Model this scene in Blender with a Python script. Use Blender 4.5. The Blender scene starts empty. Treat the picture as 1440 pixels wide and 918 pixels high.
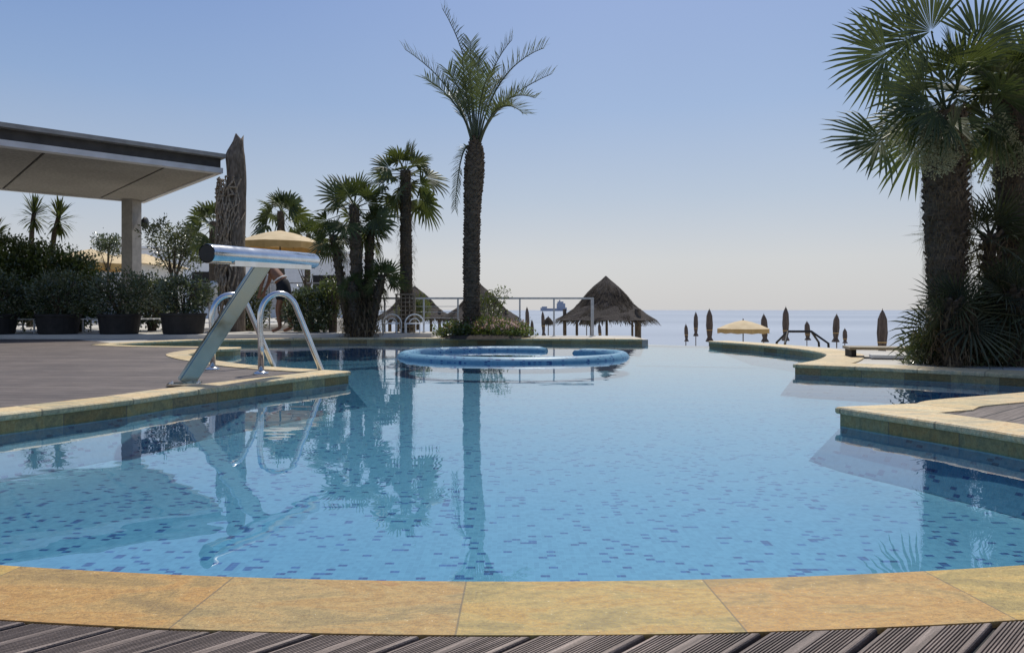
import bpy, bmesh, math, random
from mathutils import Vector, Matrix, noise as mnoise
from mathutils.geometry import tessellate_polygon
R = math.radians
H = 0.63           # eye height above the pool deck
F = 960.0          # focal length in pixels of the 1440 px wide photograph
HY = 436.0         # horizon row
sc = bpy.context.scene
COL = sc.collection
def G(px, py, z=0.0):                 # point on the level z under a photo position
    d = (H - z) * F / (py - HY)
    return Vector(((px - 720) / F * d, d, z))
def P(px, py, d):                     # point at depth d
    return Vector(((px - 720) / F * d, d, H + (HY - py) / F * d))

# ---------------------------------------------------------------- materials
def new_mat(name):
    m = bpy.data.materials.new(name); m.use_nodes = True
    nt = m.node_tree; b = nt.nodes['Principled BSDF']
    return m, nt, b
def N(nt, t, **kw):
    n = nt.nodes.new(t)
    for k, v in kw.items():
        if k.startswith('i_'):
            key = k[2:]; key = int(key) if key.isdigit() else key.replace('_', ' ')
            n.inputs[key].default_value = v
        else: setattr(n, k, v)
    return n
def ramp(nt, fac, stops):
    r = nt.nodes.new('ShaderNodeValToRGB')
    while len(r.color_ramp.elements) < len(stops): r.color_ramp.elements.new(0.5)
    for e, (p, c) in zip(r.color_ramp.elements, stops):
        e.position = p; e.color = (*c, 1)
    nt.links.new(fac, r.inputs[0]); return r.outputs[0]
def coords(nt, scale=(1,1,1), rot=(0,0,0), kind='Object'):
    tc = nt.nodes.new('ShaderNodeTexCoord'); mp = nt.nodes.new('ShaderNodeMapping')
    mp.inputs['Scale'].default_value = scale; mp.inputs['Rotation'].default_value = rot
    nt.links.new(tc.outputs[kind], mp.inputs[0]); return mp.outputs[0]
def mix(nt, fac, a, b, mode='MIX'):
    m = nt.nodes.new('ShaderNodeMix'); m.data_type = 'RGBA'; m.blend_type = mode
    for s, v in ((m.inputs[0], fac), (m.inputs[6], a), (m.inputs[7], b)):
        if hasattr(v, 'is_linked'): nt.links.new(v, s)
        elif isinstance(v, (int, float)): s.default_value = v
        else: s.default_value = (*v, 1)
    return m.outputs[2]
def math_(nt, op, a, b=0.0, c=0.0):
    m = nt.nodes.new('ShaderNodeMath'); m.operation = op
    for s, v in zip(m.inputs, (a, b, c)):
        if hasattr(v, 'is_linked'): nt.links.new(v, s)
        else: s.default_value = v
    return m.outputs[0]
def bump(nt, b, h, strength=0.3, dist=0.01):
    n = nt.nodes.new('ShaderNodeBump'); n.inputs['Strength'].default_value = strength; n.inputs['Distance'].default_value = dist
    nt.links.new(h, n.inputs['Height']); nt.links.new(n.outputs[0], b.inputs['Normal']); return n
def noisy(name, c1, c2, scale=8, rough=0.7, stretch=(1,1,1), bumps=0.3, metallic=0.0, detail=6, spec=0.4, dist=0.01):
    m, nt, b = new_mat(name)
    n = N(nt, 'ShaderNodeTexNoise', i_Scale=scale, i_Detail=detail)
    nt.links.new(coords(nt, stretch), n.inputs['Vector'])
    nt.links.new(ramp(nt, n.outputs[0], [(0.3, c1), (0.7, c2)]), b.inputs['Base Color'])
    b.inputs['Roughness'].default_value = rough; b.inputs['Metallic'].default_value = metallic
    b.inputs['Specular IOR Level'].default_value = spec
    if bumps: bump(nt, b, n.outputs[0], bumps, dist)
    return m
def leafy(name, c1, c2, c3, rough=0.4, trans=0.25, spec=0.5):
    m, nt, b = new_mat(name)
    g = nt.nodes.new('ShaderNodeNewGeometry')
    col = ramp(nt, g.outputs['Random Per Island'], [(0.0, c1), (0.6, c2), (1.0, c3)])
    n = N(nt, 'ShaderNodeTexNoise', i_Scale=1.7, i_Detail=3)
    nt.links.new(coords(nt), n.inputs['Vector'])
    col = mix(nt, 0.55, col, ramp(nt, n.outputs[0], [(0.35, tuple(x*0.45 for x in c1)), (0.65, c3)]))
    nt.links.new(col, b.inputs['Base Color']); b.inputs['Roughness'].default_value = rough
    b.inputs['Specular IOR Level'].default_value = spec
    t = nt.nodes.new('ShaderNodeBsdfTranslucent')
    nt.links.new(mix(nt, 0.5, col, (0.25, 0.3, 0.03), 'ADD'), t.inputs[0])
    ms = nt.nodes.new('ShaderNodeMixShader'); ms.inputs[0].default_value = trans
    out = nt.nodes['Material Output']
    nt.links.new(b.outputs[0], ms.inputs[1]); nt.links.new(t.outputs[0], ms.inputs[2]); nt.links.new(ms.outputs[0], out.inputs[0])
    return m

def slab_mat(name, length, palette, light=1.0, joint=0.012, wet=False):
    """natural sandstone slabs laid along the UV's u direction (metres)"""
    m, nt, b = new_mat(name)
    tc = nt.nodes.new('ShaderNodeTexCoord'); sx = nt.nodes.new('ShaderNodeSeparateXYZ')
    nt.links.new(tc.outputs['UV'], sx.inputs[0])
    ns = N(nt, 'ShaderNodeTexNoise', i_Scale=3.0, i_Detail=3)
    nt.links.new(coords(nt), ns.inputs['Vector'])
    u = math_(nt, 'DIVIDE', sx.outputs[0], length)
    idx = math_(nt, 'FLOOR', u); fr = math_(nt, 'FRACT', u)
    wn = nt.nodes.new('ShaderNodeTexWhiteNoise'); wn.noise_dimensions = '1D'
    nt.links.new(idx, wn.inputs['W'])
    base = ramp(nt, wn.outputs[0], palette)
    # cloudy veins, offset per slab
    off = nt.nodes.new('ShaderNodeCombineXYZ'); nt.links.new(math_(nt, 'MULTIPLY', wn.outputs[0], 37.0), off.inputs[2])
    add = nt.nodes.new('ShaderNodeVectorMath'); nt.links.new(coords(nt, (1.2, 3.6, 3.0), (0, 0, R(-24))), add.inputs[0]); nt.links.new(off.outputs[0], add.inputs[1])
    n1 = N(nt, 'ShaderNodeTexNoise', i_Scale=2.6, i_Detail=9, i_Roughness=0.62, i_Distortion=0.9)
    nt.links.new(add.outputs[0], n1.inputs['Vector'])
    col = mix(nt, 0.8, base, ramp(nt, n1.outputs[0], [(0.32, (0.50, 0.52, 0.54)), (0.44, (0.72, 0.74, 0.68)), (0.5, (1.0, 0.96, 0.84)), (0.56, (0.92, 0.76, 0.54)), (0.64, (1.05, 0.98, 0.8)), (0.72, (0.9, 0.6, 0.38))]), 'MULTIPLY')
    n2 = N(nt, 'ShaderNodeTexNoise', i_Scale=170.0, i_Detail=3, i_Roughness=0.7)
    nt.links.new(coords(nt), n2.inputs['Vector'])
    col = mix(nt, 0.5, col, ramp(nt, n2.outputs[0], [(0.35, (0.5, 0.5, 0.5)), (0.62, (1.15, 1.15, 1.15))]), 'MULTIPLY')
    n3 = N(nt, 'ShaderNodeTexNoise', i_Scale=34.0, i_Detail=8, i_Roughness=0.8); nt.links.new(coords(nt, (1, 1.8, 1), (0, 0, R(-24))), n3.inputs['Vector'])
    col = mix(nt, 0.75, col, ramp(nt, n3.outputs[0], [(0.36, (0.62, 0.56, 0.5)), (0.5, (1.0, 0.98, 0.95)), (0.64, (1.25, 1.2, 1.05))]), 'MULTIPLY')
    vo = N(nt, 'ShaderNodeTexVoronoi', i_Scale=120.0); nt.links.new(coords(nt), vo.inputs['Vector'])
    spk = math_(nt, 'MULTIPLY', math_(nt, 'LESS_THAN', vo.outputs['Distance'], 0.16), math_(nt, 'GREATER_THAN', n3.outputs[0], 0.56))
    col = mix(nt, math_(nt, 'MULTIPLY', spk, 0.7), col, (0.75, 0.68, 0.5))
    j = math_(nt, 'LESS_THAN', math_(nt, 'ABSOLUTE', math_(nt, 'SUBTRACT', fr, 0.5)), 0.5 - joint / length / 2)
    col = mix(nt, j, mix(nt, 0.65, col, (0.12, 0.10, 0.07)), col)
    nt.links.new(col, b.inputs['Base Color'])
    b.inputs['Roughness'].default_value = 0.5
    nt.links.new(ramp(nt, n2.outputs[0], [(0.3, (0.32,)*3), (0.6, (0.75,)*3)]), b.inputs['Roughness'])
    h = math_(nt, 'ADD', math_(nt, 'MULTIPLY', n2.outputs[0], 0.5), math_(nt, 'MULTIPLY', n1.outputs[0], 1.0))
    h = math_(nt, 'ADD', h, math_(nt, 'MULTIPLY', j, 0.8))
    bump(nt, b, h, 0.45, 0.004)
    return m

def mosaic_mat(name, uv=False, pale=0.0):
    m, nt, b = new_mat(name)
    T = 0.0215
    v = coords(nt, (1/T, 1/T, 1/T), kind='UV' if uv else 'Object')
    wob = N(nt, 'ShaderNodeTexNoise', i_Scale=1.2, i_Detail=1)
    sxyz = nt.nodes.new('ShaderNodeSeparateXYZ'); nt.links.new(v, sxyz.inputs[0])
    fx = math_(nt, 'FLOOR', math_(nt, 'MULTIPLY', sxyz.outputs[0], 0.6)); fy = math_(nt, 'FLOOR', sxyz.outputs[1])
    cb = nt.nodes.new('ShaderNodeCombineXYZ'); nt.links.new(fx, cb.inputs[0]); nt.links.new(fy, cb.inputs[1])
    wn = nt.nodes.new('ShaderNodeTexWhiteNoise'); wn.noise_dimensions = '2D'; nt.links.new(cb.outputs[0], wn.inputs['Vector'])
    wn2 = nt.nodes.new('ShaderNodeTexWhiteNoise'); wn2.noise_dimensions = '3D'
    cb2 = nt.nodes.new('ShaderNodeCombineXYZ'); nt.links.new(math_(nt, 'FLOOR', sxyz.outputs[0]), cb2.inputs[0]); nt.links.new(fy, cb2.inputs[1]); cb2.inputs[2].default_value = 3.3
    nt.links.new(cb2.outputs[0], wn2.inputs['Vector'])
    light = ramp(nt, wn2.outputs[0], [(0.0, (0.105, 0.25, 0.355)), (0.5, (0.125, 0.285, 0.395)), (1.0, (0.15, 0.32, 0.43))])
    dark = ramp(nt, wn2.outputs[0], [(0.0, (0.006, 0.035, 0.15)), (1.0, (0.02, 0.10, 0.28))])
    col = mix(nt, math_(nt, 'GREATER_THAN', wn.outputs[0], 0.915), light, dark)
    gx = math_(nt, 'FRACT', sxyz.outputs[0]); gy = math_(nt, 'FRACT', sxyz.outputs[1])
    gx = math_(nt, 'ABSOLUTE', math_(nt, 'SUBTRACT', gx, 0.5)); gy = math_(nt, 'ABSOLUTE', math_(nt, 'SUBTRACT', gy, 0.5))
    grout = math_(nt, 'GREATER_THAN', math_(nt, 'MAXIMUM', gx, gy), 0.46)
    col = mix(nt, math_(nt, 'MULTIPLY', grout, 0.3), col, (0.2, 0.42, 0.52))
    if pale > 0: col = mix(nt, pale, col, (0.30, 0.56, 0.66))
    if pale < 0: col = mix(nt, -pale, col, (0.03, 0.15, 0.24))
    nt.links.new(col, b.inputs['Base Color']); b.inputs['Roughness'].default_value = 0.45
    return m

def board_mat(name, angle, pitch, lines=True):
    """weathered deck boards running along X of the rotated frame"""
    m, nt, b = new_mat(name)
    v = coords(nt, (1, 1, 1), (0, 0, angle))
    s = nt.nodes.new('ShaderNodeSeparateXYZ'); nt.links.new(v, s.inputs[0])
    q = math_(nt, 'DIVIDE', s.outputs[1], pitch); idx = math_(nt, 'FLOOR', q); fr = math_(nt, 'FRACT', q)
    wn = nt.nodes.new('ShaderNodeTexWhiteNoise'); wn.noise_dimensions = '1D'; nt.links.new(idx, wn.inputs['W'])
    st = nt.nodes.new('ShaderNodeMapping'); st.inputs['Scale'].default_value = (1.2, 30, 1); nt.links.new(v, st.inputs[0])
    n = N(nt, 'ShaderNodeTexNoise', i_Scale=3.0, i_Detail=8, i_Roughness=0.65); nt.links.new(st.outputs[0], n.inputs['Vector'])
    n2 = N(nt, 'ShaderNodeTexNoise', i_Scale=1.1, i_Detail=5, i_Roughness=0.6); nt.links.new(coords(nt), n2.inputs['Vector'])
    col = ramp(nt, n.outputs[0], [(0.28, (0.060, 0.046, 0.038)), (0.5, (0.145, 0.122, 0.105)), (0.72, (0.31, 0.272, 0.24))])
    col = mix(nt, 0.6, col, ramp(nt, wn.outputs[0], [(0.0, (0.60, 0.57, 0.56)), (1.0, (1.15, 1.12, 1.08))]), 'MULTIPLY')
    col = mix(nt, 0.7, col, ramp(nt, n2.outputs[0], [(0.3, (0.6, 0.57, 0.6)), (0.7, (1.25, 1.2, 1.2))]), 'MULTIPLY')
    if lines:
        gap = math_(nt, 'GREATER_THAN', math_(nt, 'ABSOLUTE', math_(nt, 'SUBTRACT', fr, 0.5)), 0.46)
        col = mix(nt, gap, col, (0.012, 0.010, 0.010))
        rib = math_(nt, 'SINE', math_(nt, 'MULTIPLY', fr, 2 * math.pi * 12))
        h = math_(nt, 'ADD', math_(nt, 'MULTIPLY', rib, 0.25), math_(nt, 'MULTIPLY', gap, -2.0))
        bump(nt, b, h, 0.5, 0.004)
    else:
        sp = N(nt, 'ShaderNodeTexNoise', i_Scale=260.0, i_Detail=2); nt.links.new(coords(nt), sp.inputs['Vector'])
        col = mix(nt, 0.5, col, ramp(nt, sp.outputs[0], [(0.35, (0.6,)*3), (0.65, (1.25,)*3)]), 'MULTIPLY')
        bump(nt, b, sp.outputs[0], 0.5, 0.002)
        col = mix(nt, 1.0, col, (1.35, 1.27, 1.2), 'MULTIPLY')
    nt.links.new(col, b.inputs['Base Color'])
    b.inputs['Roughness'].default_value = 0.62
    return m

SAND = [(0.0, (0.38, 0.27, 0.12)), (0.35, (0.50, 0.37, 0.15)), (0.6, (0.36, 0.30, 0.17)), (0.8, (0.55, 0.38, 0.14)), (1.0, (0.42, 0.28, 0.14))]
CREAM = [(0.0, (0.62, 0.52, 0.33)), (0.5, (0.74, 0.63, 0.42)), (1.0, (0.66, 0.55, 0.38))]
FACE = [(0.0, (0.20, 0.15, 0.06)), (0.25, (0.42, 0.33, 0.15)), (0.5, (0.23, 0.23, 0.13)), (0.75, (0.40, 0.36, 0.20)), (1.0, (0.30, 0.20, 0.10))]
M = {}
M['near_coping'] = slab_mat('sandstone_near', 0.5525, [(0, (0.42, 0.255, 0.11)), (0.35, (0.52, 0.375, 0.12)), (0.65, (0.39, 0.30, 0.15)), (1.0, (0.48, 0.315, 0.12))], joint=0.004)
M['coping'] = slab_mat('sandstone_coping', 0.6, CREAM)
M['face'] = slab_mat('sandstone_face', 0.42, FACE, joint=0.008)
M['mosaic'] = mosaic_mat('blue_mosaic'); M['mosaic_uv'] = mosaic_mat('blue_mosaic_wall', True); M['mosaic_scatter_tint'] = mosaic_mat('scatter_tint_mosaic_wall', True, 0.45); M['mosaic_slope'] = mosaic_mat('slope_mosaic', True, -0.12)  # wall tiles lightened in colour to stand in for light scattered underwater
M['deck_left'] = board_mat('deck_boards', R(3), 0.145)
M['deck_right'] = board_mat('deck_boards_right', R(-48.4 + 10), 0.145)
M['board'] = board_mat('ribbed_boards', R(-41.6), 0.1445, False)
M['gap'] = noisy('dark_gap', (0.01, 0.01, 0.01), (0.02, 0.018, 0.016))
M['paving'] = noisy('paving_stone', (0.42, 0.39, 0.34), (0.56, 0.53, 0.47), 1.5, 0.8, bumps=0.2)
M['concrete'] = noisy('retaining_concrete', (0.3, 0.28, 0.25), (0.42, 0.4, 0.36), 2, 0.85)
M['sand'] = noisy('beach_sand', (0.42, 0.36, 0.27), (0.55, 0.48, 0.37), 0.6, 0.95)
M['steel'] = None
def steel(name, tint=(0.72, 0.73, 0.74), rough=0.14):
    m, nt, b = new_mat(name)
    b.inputs['Metallic'].default_value = 1.0
    n = N(nt, 'ShaderNodeTexNoise', i_Scale=9, i_Detail=6); nt.links.new(coords(nt, (1, 1, 1)), n.inputs['Vector'])
    nt.links.new(ramp(nt, n.outputs[0], [(0.3, tuple(x * 0.8 for x in tint)), (0.7, tint)]), b.inputs['Base Color'])
    nt.links.new(ramp(nt, n.outputs[0], [(0.3, (rough * 0.7,) * 3), (0.7, (rough * 1.7,) * 3)]), b.inputs['Roughness'])
    return m
M['steel'] = steel('polished_steel'); M['steel_strut'] = steel('weathered_steel', (0.33, 0.38, 0.35), 0.15)
M['rail_steel'] = noisy('rail_metal', (0.35, 0.35, 0.35), (0.5, 0.5, 0.5), 10, 0.4, metallic=0.6, bumps=0)
M['black'] = noisy('black_plastic', (0.008, 0.008, 0.008), (0.015, 0.015, 0.015), 10, 0.5, bumps=0)
M['white'] = noisy('white_paint', (0.72, 0.72, 0.7), (0.82, 0.82, 0.8), 5, 0.6, bumps=0)
M['bark_date'] = noisy('date_bark', (0.05, 0.037, 0.026), (0.15, 0.115, 0.08), 9, 0.95, (1, 1, 2.5), 0.8, dist=0.04)
M['bark_fan'] = noisy('fan_palm_bark', (0.05, 0.04, 0.03), (0.14, 0.11, 0.08), 12, 0.95, (1, 1, 3), 0.9, dist=0.04)
M['fibre'] = leafy('palm_fibre', (0.06, 0.042, 0.026), (0.14, 0.10, 0.06), (0.26, 0.19, 0.12), 0.85, 0.15, 0.1)
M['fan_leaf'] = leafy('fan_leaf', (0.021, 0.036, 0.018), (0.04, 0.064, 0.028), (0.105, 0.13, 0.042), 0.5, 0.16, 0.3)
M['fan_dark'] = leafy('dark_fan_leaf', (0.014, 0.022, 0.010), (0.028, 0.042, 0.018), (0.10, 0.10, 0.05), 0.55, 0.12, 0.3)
M['fan_young'] = leafy('young_fan_leaf', (0.08, 0.13, 0.02), (0.14, 0.19, 0.03), (0.26, 0.28, 0.05), 0.4, 0.4)
M['date_leaf'] = leafy('date_leaf', (0.022, 0.036, 0.016), (0.048, 0.068, 0.030), (0.10, 0.12, 0.06), 0.45, 0.2, 0.4)
M['shrub'] = leafy('shrub_leaf', (0.02, 0.036, 0.016), (0.042, 0.07, 0.026), (0.15, 0.18, 0.09), 0.26, 0.15, 0.9)
M['hedge'] = leafy('hedge_leaf', (0.02, 0.038, 0.012), (0.05, 0.08, 0.02), (0.16, 0.20, 0.05), 0.28, 0.25, 0.8)
M['pink'] = leafy('pink_petal', (0.45, 0.10, 0.14), (0.6, 0.25, 0.28), (0.75, 0.6, 0.55), 0.6, 0.3)
M['inflo'] = leafy('palm_blossom', (0.14, 0.14, 0.08), (0.28, 0.27, 0.16), (0.5, 0.48, 0.32), 0.7, 0.3)
M['stem'] = noisy('stem_wood', (0.06, 0.045, 0.03), (0.13, 0.10, 0.07), 14, 0.9)
M['drift'] = noisy('driftwood', (0.07, 0.055, 0.04), (0.22, 0.18, 0.14), 10, 0.95, (2, 2, 0.5), 0.9, dist=0.05)
M['vine'] = noisy('dry_vine', (0.14, 0.11, 0.08), (0.42, 0.34, 0.25), 15, 0.9)
M['thatch'] = noisy('thatch', (0.032, 0.027, 0.023), (0.10, 0.083, 0.07), 12, 1.0, (3, 3, 0.5), 0.9, dist=0.06)
M['straw'] = leafy('thatch_straw', (0.032, 0.026, 0.021), (0.062, 0.05, 0.04), (0.11, 0.09, 0.07), 0.9, 0.1, 0.1)
M['beige'] = noisy('beige_canvas', (0.55, 0.42, 0.24), (0.68, 0.54, 0.33), 3, 0.85, bumps=0.1)
M['beige_side'] = noisy('ochre_valance', (0.5, 0.33, 0.12), (0.62, 0.42, 0.18), 3, 0.85, bumps=0.1)
M['closed'] = noisy('closed_canvas', (0.07, 0.055, 0.045), (0.16, 0.125, 0.10), 6, 0.9, (2, 2, 0.4), 0.5)
M['soffit'] = None
M['roof_dark'] = noisy('fascia_dark', (0.03, 0.028, 0.027), (0.06, 0.055, 0.052), 4, 0.6, bumps=0.1)
M['roof_light'] = noisy('fascia_light', (0.52, 0.52, 0.53), (0.64, 0.64, 0.65), 4, 0.6, bumps=0.1)
M['post'] = noisy('post_render', (0.24, 0.235, 0.225), (0.34, 0.33, 0.31), 5, 0.85, bumps=0.3)
M['pot'] = noisy('dark_planter', (0.012, 0.011, 0.010), (0.03, 0.026, 0.023), 7, 0.8, bumps=0.4)
M['soil'] = noisy('soil', (0.02, 0.015, 0.01), (0.05, 0.04, 0.03), 20, 1.0)
M['skin'] = noisy('tanned_skin', (0.20, 0.095, 0.055), (0.27, 0.13, 0.075), 6, 0.5, bumps=0.1)
M['shorts'] = noisy('black_cloth', (0.01, 0.01, 0.012), (0.02, 0.02, 0.024), 20, 0.9, bumps=0.2)
M['hair'] = noisy('dark_hair', (0.01, 0.008, 0.006), (0.03, 0.02, 0.015), 40, 0.7)
M['hill'] = noisy('hill_scrub', (0.16, 0.14, 0.14), (0.24, 0.21, 0.2), 0.02, 1.0, bumps=0)
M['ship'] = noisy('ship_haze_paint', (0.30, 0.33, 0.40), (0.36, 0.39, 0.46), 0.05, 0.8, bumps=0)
def soffit():
    m, nt, b = new_mat('soffit_panel')
    v = coords(nt, (1, 1, 1), (0, 0, R(-45)))
    s = nt.nodes.new('ShaderNodeSeparateXYZ'); nt.links.new(v, s.inputs[0])
    n = N(nt, 'ShaderNodeTexNoise', i_Scale=14, i_Detail=5); nt.links.new(coords(nt), n.inputs['Vector'])
    n2 = N(nt, 'ShaderNodeTexNoise', i_Scale=0.8, i_Detail=4); nt.links.new(coords(nt), n2.inputs['Vector'])
    col = ramp(nt, n.outputs[0], [(0.3, (0.21, 0.20, 0.18)), (0.7, (0.33, 0.315, 0.285))])
    col = mix(nt, 0.6, col, ramp(nt, n2.outputs[0], [(0.3, (0.7, 0.68, 0.66)), (0.7, (1.1, 1.08, 1.05))]), 'MULTIPLY')
    nt.links.new(col, b.inputs['Base Color']); b.inputs['Roughness'].default_value = 0.85
    return m
M['soffit'] = soffit()
def water_mat():
    m = bpy.data.materials.new('pool_water_surface'); m.use_nodes = True; nt = m.node_tree; nt.nodes.remove(nt.nodes['Principled BSDF'])
    v = coords(nt, (1, 1.6, 1))
    n = N(nt, 'ShaderNodeTexNoise', i_Scale=2.2, i_Detail=2, i_Roughness=0.4); nt.links.new(v, n.inputs['Vector'])
    # livelier ripples in two patches (fountain side and the right corner)
    n2 = N(nt, 'ShaderNodeTexNoise', i_Scale=17, i_Detail=3, i_Distortion=1.5); nt.links.new(v, n2.inputs['Vector'])
    n3 = N(nt, 'ShaderNodeTexNoise', i_Scale=0.55, i_Detail=1); nt.links.new(v, n3.inputs['Vector'])
    patch = ramp(nt, n3.outputs[0], [(0.54, (0, 0, 0)), (0.68, (1, 1, 1))])
    h = math_(nt, 'ADD', n.outputs[0], math_(nt, 'MULTIPLY', math_(nt, 'MULTIPLY', n2.outputs[0], patch), 0.06))
    bp = nt.nodes.new('ShaderNodeBump'); bp.inputs['Strength'].default_value = 0.5; bp.inputs['Distance'].default_value = 0.0032; nt.links.new(h, bp.inputs['Height'])
    ge = nt.nodes.new('ShaderNodeNewGeometry'); dt = nt.nodes.new('ShaderNodeVectorMath'); dt.operation = 'DOT_PRODUCT'
    nt.links.new(ge.outputs['Incoming'], dt.inputs[0]); nt.links.new(bp.outputs[0], dt.inputs[1])
    # Schlick reflectance, the same from both sides of the surface
    fr = math_(nt, 'ADD', math_(nt, 'MULTIPLY', math_(nt, 'POWER', math_(nt, 'SUBTRACT', 1.0, math_(nt, 'MINIMUM', math_(nt, 'ABSOLUTE', dt.outputs['Value']), 1.0)), 4.1), 0.95), 0.045)
    gl = nt.nodes.new('ShaderNodeBsdfGlossy'); gl.inputs['Roughness'].default_value = 0.0; gl.inputs[0].default_value = (0.94, 0.97, 1.0, 1); nt.links.new(bp.outputs[0], gl.inputs['Normal'])
    tr = nt.nodes.new('ShaderNodeBsdfTransparent'); tr.inputs[0].default_value = (0.74, 0.93, 0.98, 1)
    ms = nt.nodes.new('ShaderNodeMixShader'); nt.links.new(fr, ms.inputs[0]); nt.links.new(tr.outputs[0], ms.inputs[1]); nt.links.new(gl.outputs[0], ms.inputs[2])
    nt.links.new(ms.outputs[0], nt.nodes['Material Output'].inputs[0]); return m
M['water'] = water_mat()
def sea_mat():
    m, nt, b = new_mat('sea_surface')
    b.inputs['Base Color'].default_value = (0.10, 0.16, 0.24, 1); b.inputs['Roughness'].default_value = 0.4
    b.inputs['IOR'].default_value = 1.33
    v = coords(nt, (0.25, 1, 1))
    n = N(nt, 'ShaderNodeTexNoise', i_Scale=0.35, i_Detail=5, i_Roughness=0.6); nt.links.new(v, n.inputs['Vector'])
    n2 = N(nt, 'ShaderNodeTexNoise', i_Scale=0.011, i_Detail=4); nt.links.new(coords(nt, (0.25, 1, 1)), n2.inputs['Vector'])
    nt.links.new(ramp(nt, n2.outputs[0], [(0.35, (0.19, 0.25, 0.33)), (0.65, (0.32, 0.38, 0.47))]), b.inputs['Base Color'])
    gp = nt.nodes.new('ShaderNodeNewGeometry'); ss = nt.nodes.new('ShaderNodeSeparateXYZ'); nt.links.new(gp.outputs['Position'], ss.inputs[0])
    sea_haze = math_(nt, 'MINIMUM', math_(nt, 'DIVIDE', ss.outputs[1], 6000.0), 1.0)  # distance haze painted into the sea's base colour
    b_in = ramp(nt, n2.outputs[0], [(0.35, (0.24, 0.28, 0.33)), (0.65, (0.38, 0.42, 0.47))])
    nt.links.new(mix(nt, sea_haze, b_in, (0.30, 0.33, 0.38)), b.inputs['Base Color'])
    bump(nt, b, n.outputs[0], 0.6, 0.4)
    return m
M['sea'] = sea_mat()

# ---------------------------------------------------------------- mesh helpers
class MB:
    def __init__(s): s.v = []; s.f = []; s.mi = []; s.uv = []
    def add(s, vs, fs, mi=0):
        o = len(s.v); s.v += [tuple(v) for v in vs]
        for f in fs: s.f.append(tuple(i + o for i in f)); s.mi.append(mi)
    def box(s, c, size, rz=0, mi=0, tilt=None):
        hx, hy, hz = (k / 2 for k in size)
        rot = Matrix.Rotation(rz, 3, 'Z')
        if tilt is not None: rot = tilt
        vs = [Vector(c) + rot @ Vector((x * hx, y * hy, z * hz)) for x in (-1, 1) for y in (-1, 1) for z in (-1, 1)]
        s.add(vs, [(0, 1, 3, 2), (4, 6, 7, 5), (0, 4, 5, 1), (2, 3, 7, 6), (0, 2, 6, 4), (1, 5, 7, 3)], mi)
    def tube(s, pts, rad, n=8, mi=0, cap=True):
        pts = [Vector(p) for p in pts]; k = len(pts)
        if not isinstance(rad, (list, tuple)): rad = [rad] * k
        ref = Vector((0, 0, 1)); vs = []
        t0 = (pts[1] - pts[0]).normalized()
        if abs(t0.z) > 0.9: ref = Vector((1, 0, 0))
        u = t0.cross(ref).normalized()
        for i, p in enumerate(pts):
            t = (pts[min(i + 1, k - 1)] - pts[max(i - 1, 0)]).normalized()
            u = (u - t * u.dot(t)).normalized(); w = t.cross(u)
            for j in range(n):
                a = 2 * math.pi * j / n
                vs.append(p + (u * math.cos(a) + w * math.sin(a)) * rad[i])
        fs = [(i * n + j, i * n + (j + 1) % n, (i + 1) * n + (j + 1) % n, (i + 1) * n + j) for i in range(k - 1) for j in range(n)]
        if cap: fs += [tuple(range(n - 1, -1, -1)), tuple((k - 1) * n + j for j in range(n))]
        s.add(vs, fs, mi)
    def lathe(s, c, prof, n=24, mi=0, jag=0, rng=None):
        c = Vector(c); vs = []
        for i, (r, z) in enumerate(prof):
            for j in range(n):
                a = 2 * math.pi * j / n; rr = r * (1 + (rng.uniform(-jag, jag) if jag else 0))
                vs.append(c + Vector((rr * math.cos(a), rr * math.sin(a), z + (rng.uniform(-jag, jag) * 0.6 if jag else 0))))
        k = len(prof)
        s.add(vs, [(i * n + j, i * n + (j + 1) % n, (i + 1) * n + (j + 1) % n, (i + 1) * n + j) for i in range(k - 1) for j in range(n)], mi)
    def poly(s, pts, z=None, mi=0):
        pts = [Vector((p[0], p[1], p[2] if z is None and len(p) > 2 else (z or 0))) for p in pts]
        tri = tessellate_polygon([pts])
        fs = []
        for t in tri:
            a, b, c = (pts[i] for i in t)
            nz = (b - a).cross(c - a).z
            fs.append(tuple(t) if nz > 0 else tuple(reversed(t)))
        s.add(pts, fs, mi)
    def build(s, name, mats, parent=None, smooth=False):
        me = bpy.data.meshes.new(name); me.from_pydata(s.v, [], s.f); me.update()
        for m_ in (mats if isinstance(mats, list) else [mats]): me.materials.append(m_)
        if any(s.mi): me.polygons.foreach_set('material_index', s.mi)
        if smooth: me.polygons.foreach_set('use_smooth', [True] * len(s.f))
        if s.uv:
            l = me.uv_layers.new(name='UVMap')
            for i, lp in enumerate(me.loops): l.data[i].uv = s.uv[lp.vertex_index]
        o = bpy.data.objects.new(name, me); COL.objects.link(o)
        if parent is not None:
            o.parent = parent; off = Vector(); q_ = parent
            while q_ is not None: off += q_.location; q_ = q_.parent
            me.transform(Matrix.Translation(-off))
        return o
def tag(o, label=None, cat=None, group=None, kind=None):
    if label: o['label'] = label
    if cat: o['category'] = cat
    if group: o['group'] = group
    if kind: o['kind'] = kind
    return o
def thing(name, loc, label, cat, group=None):
    o = bpy.data.objects.new(name, None); o.location = loc; COL.objects.link(o)
    o.empty_display_size = 0.1
    return tag(o, label, cat, group)
def struct(o): o['kind'] = 'structure'; return o

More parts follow.
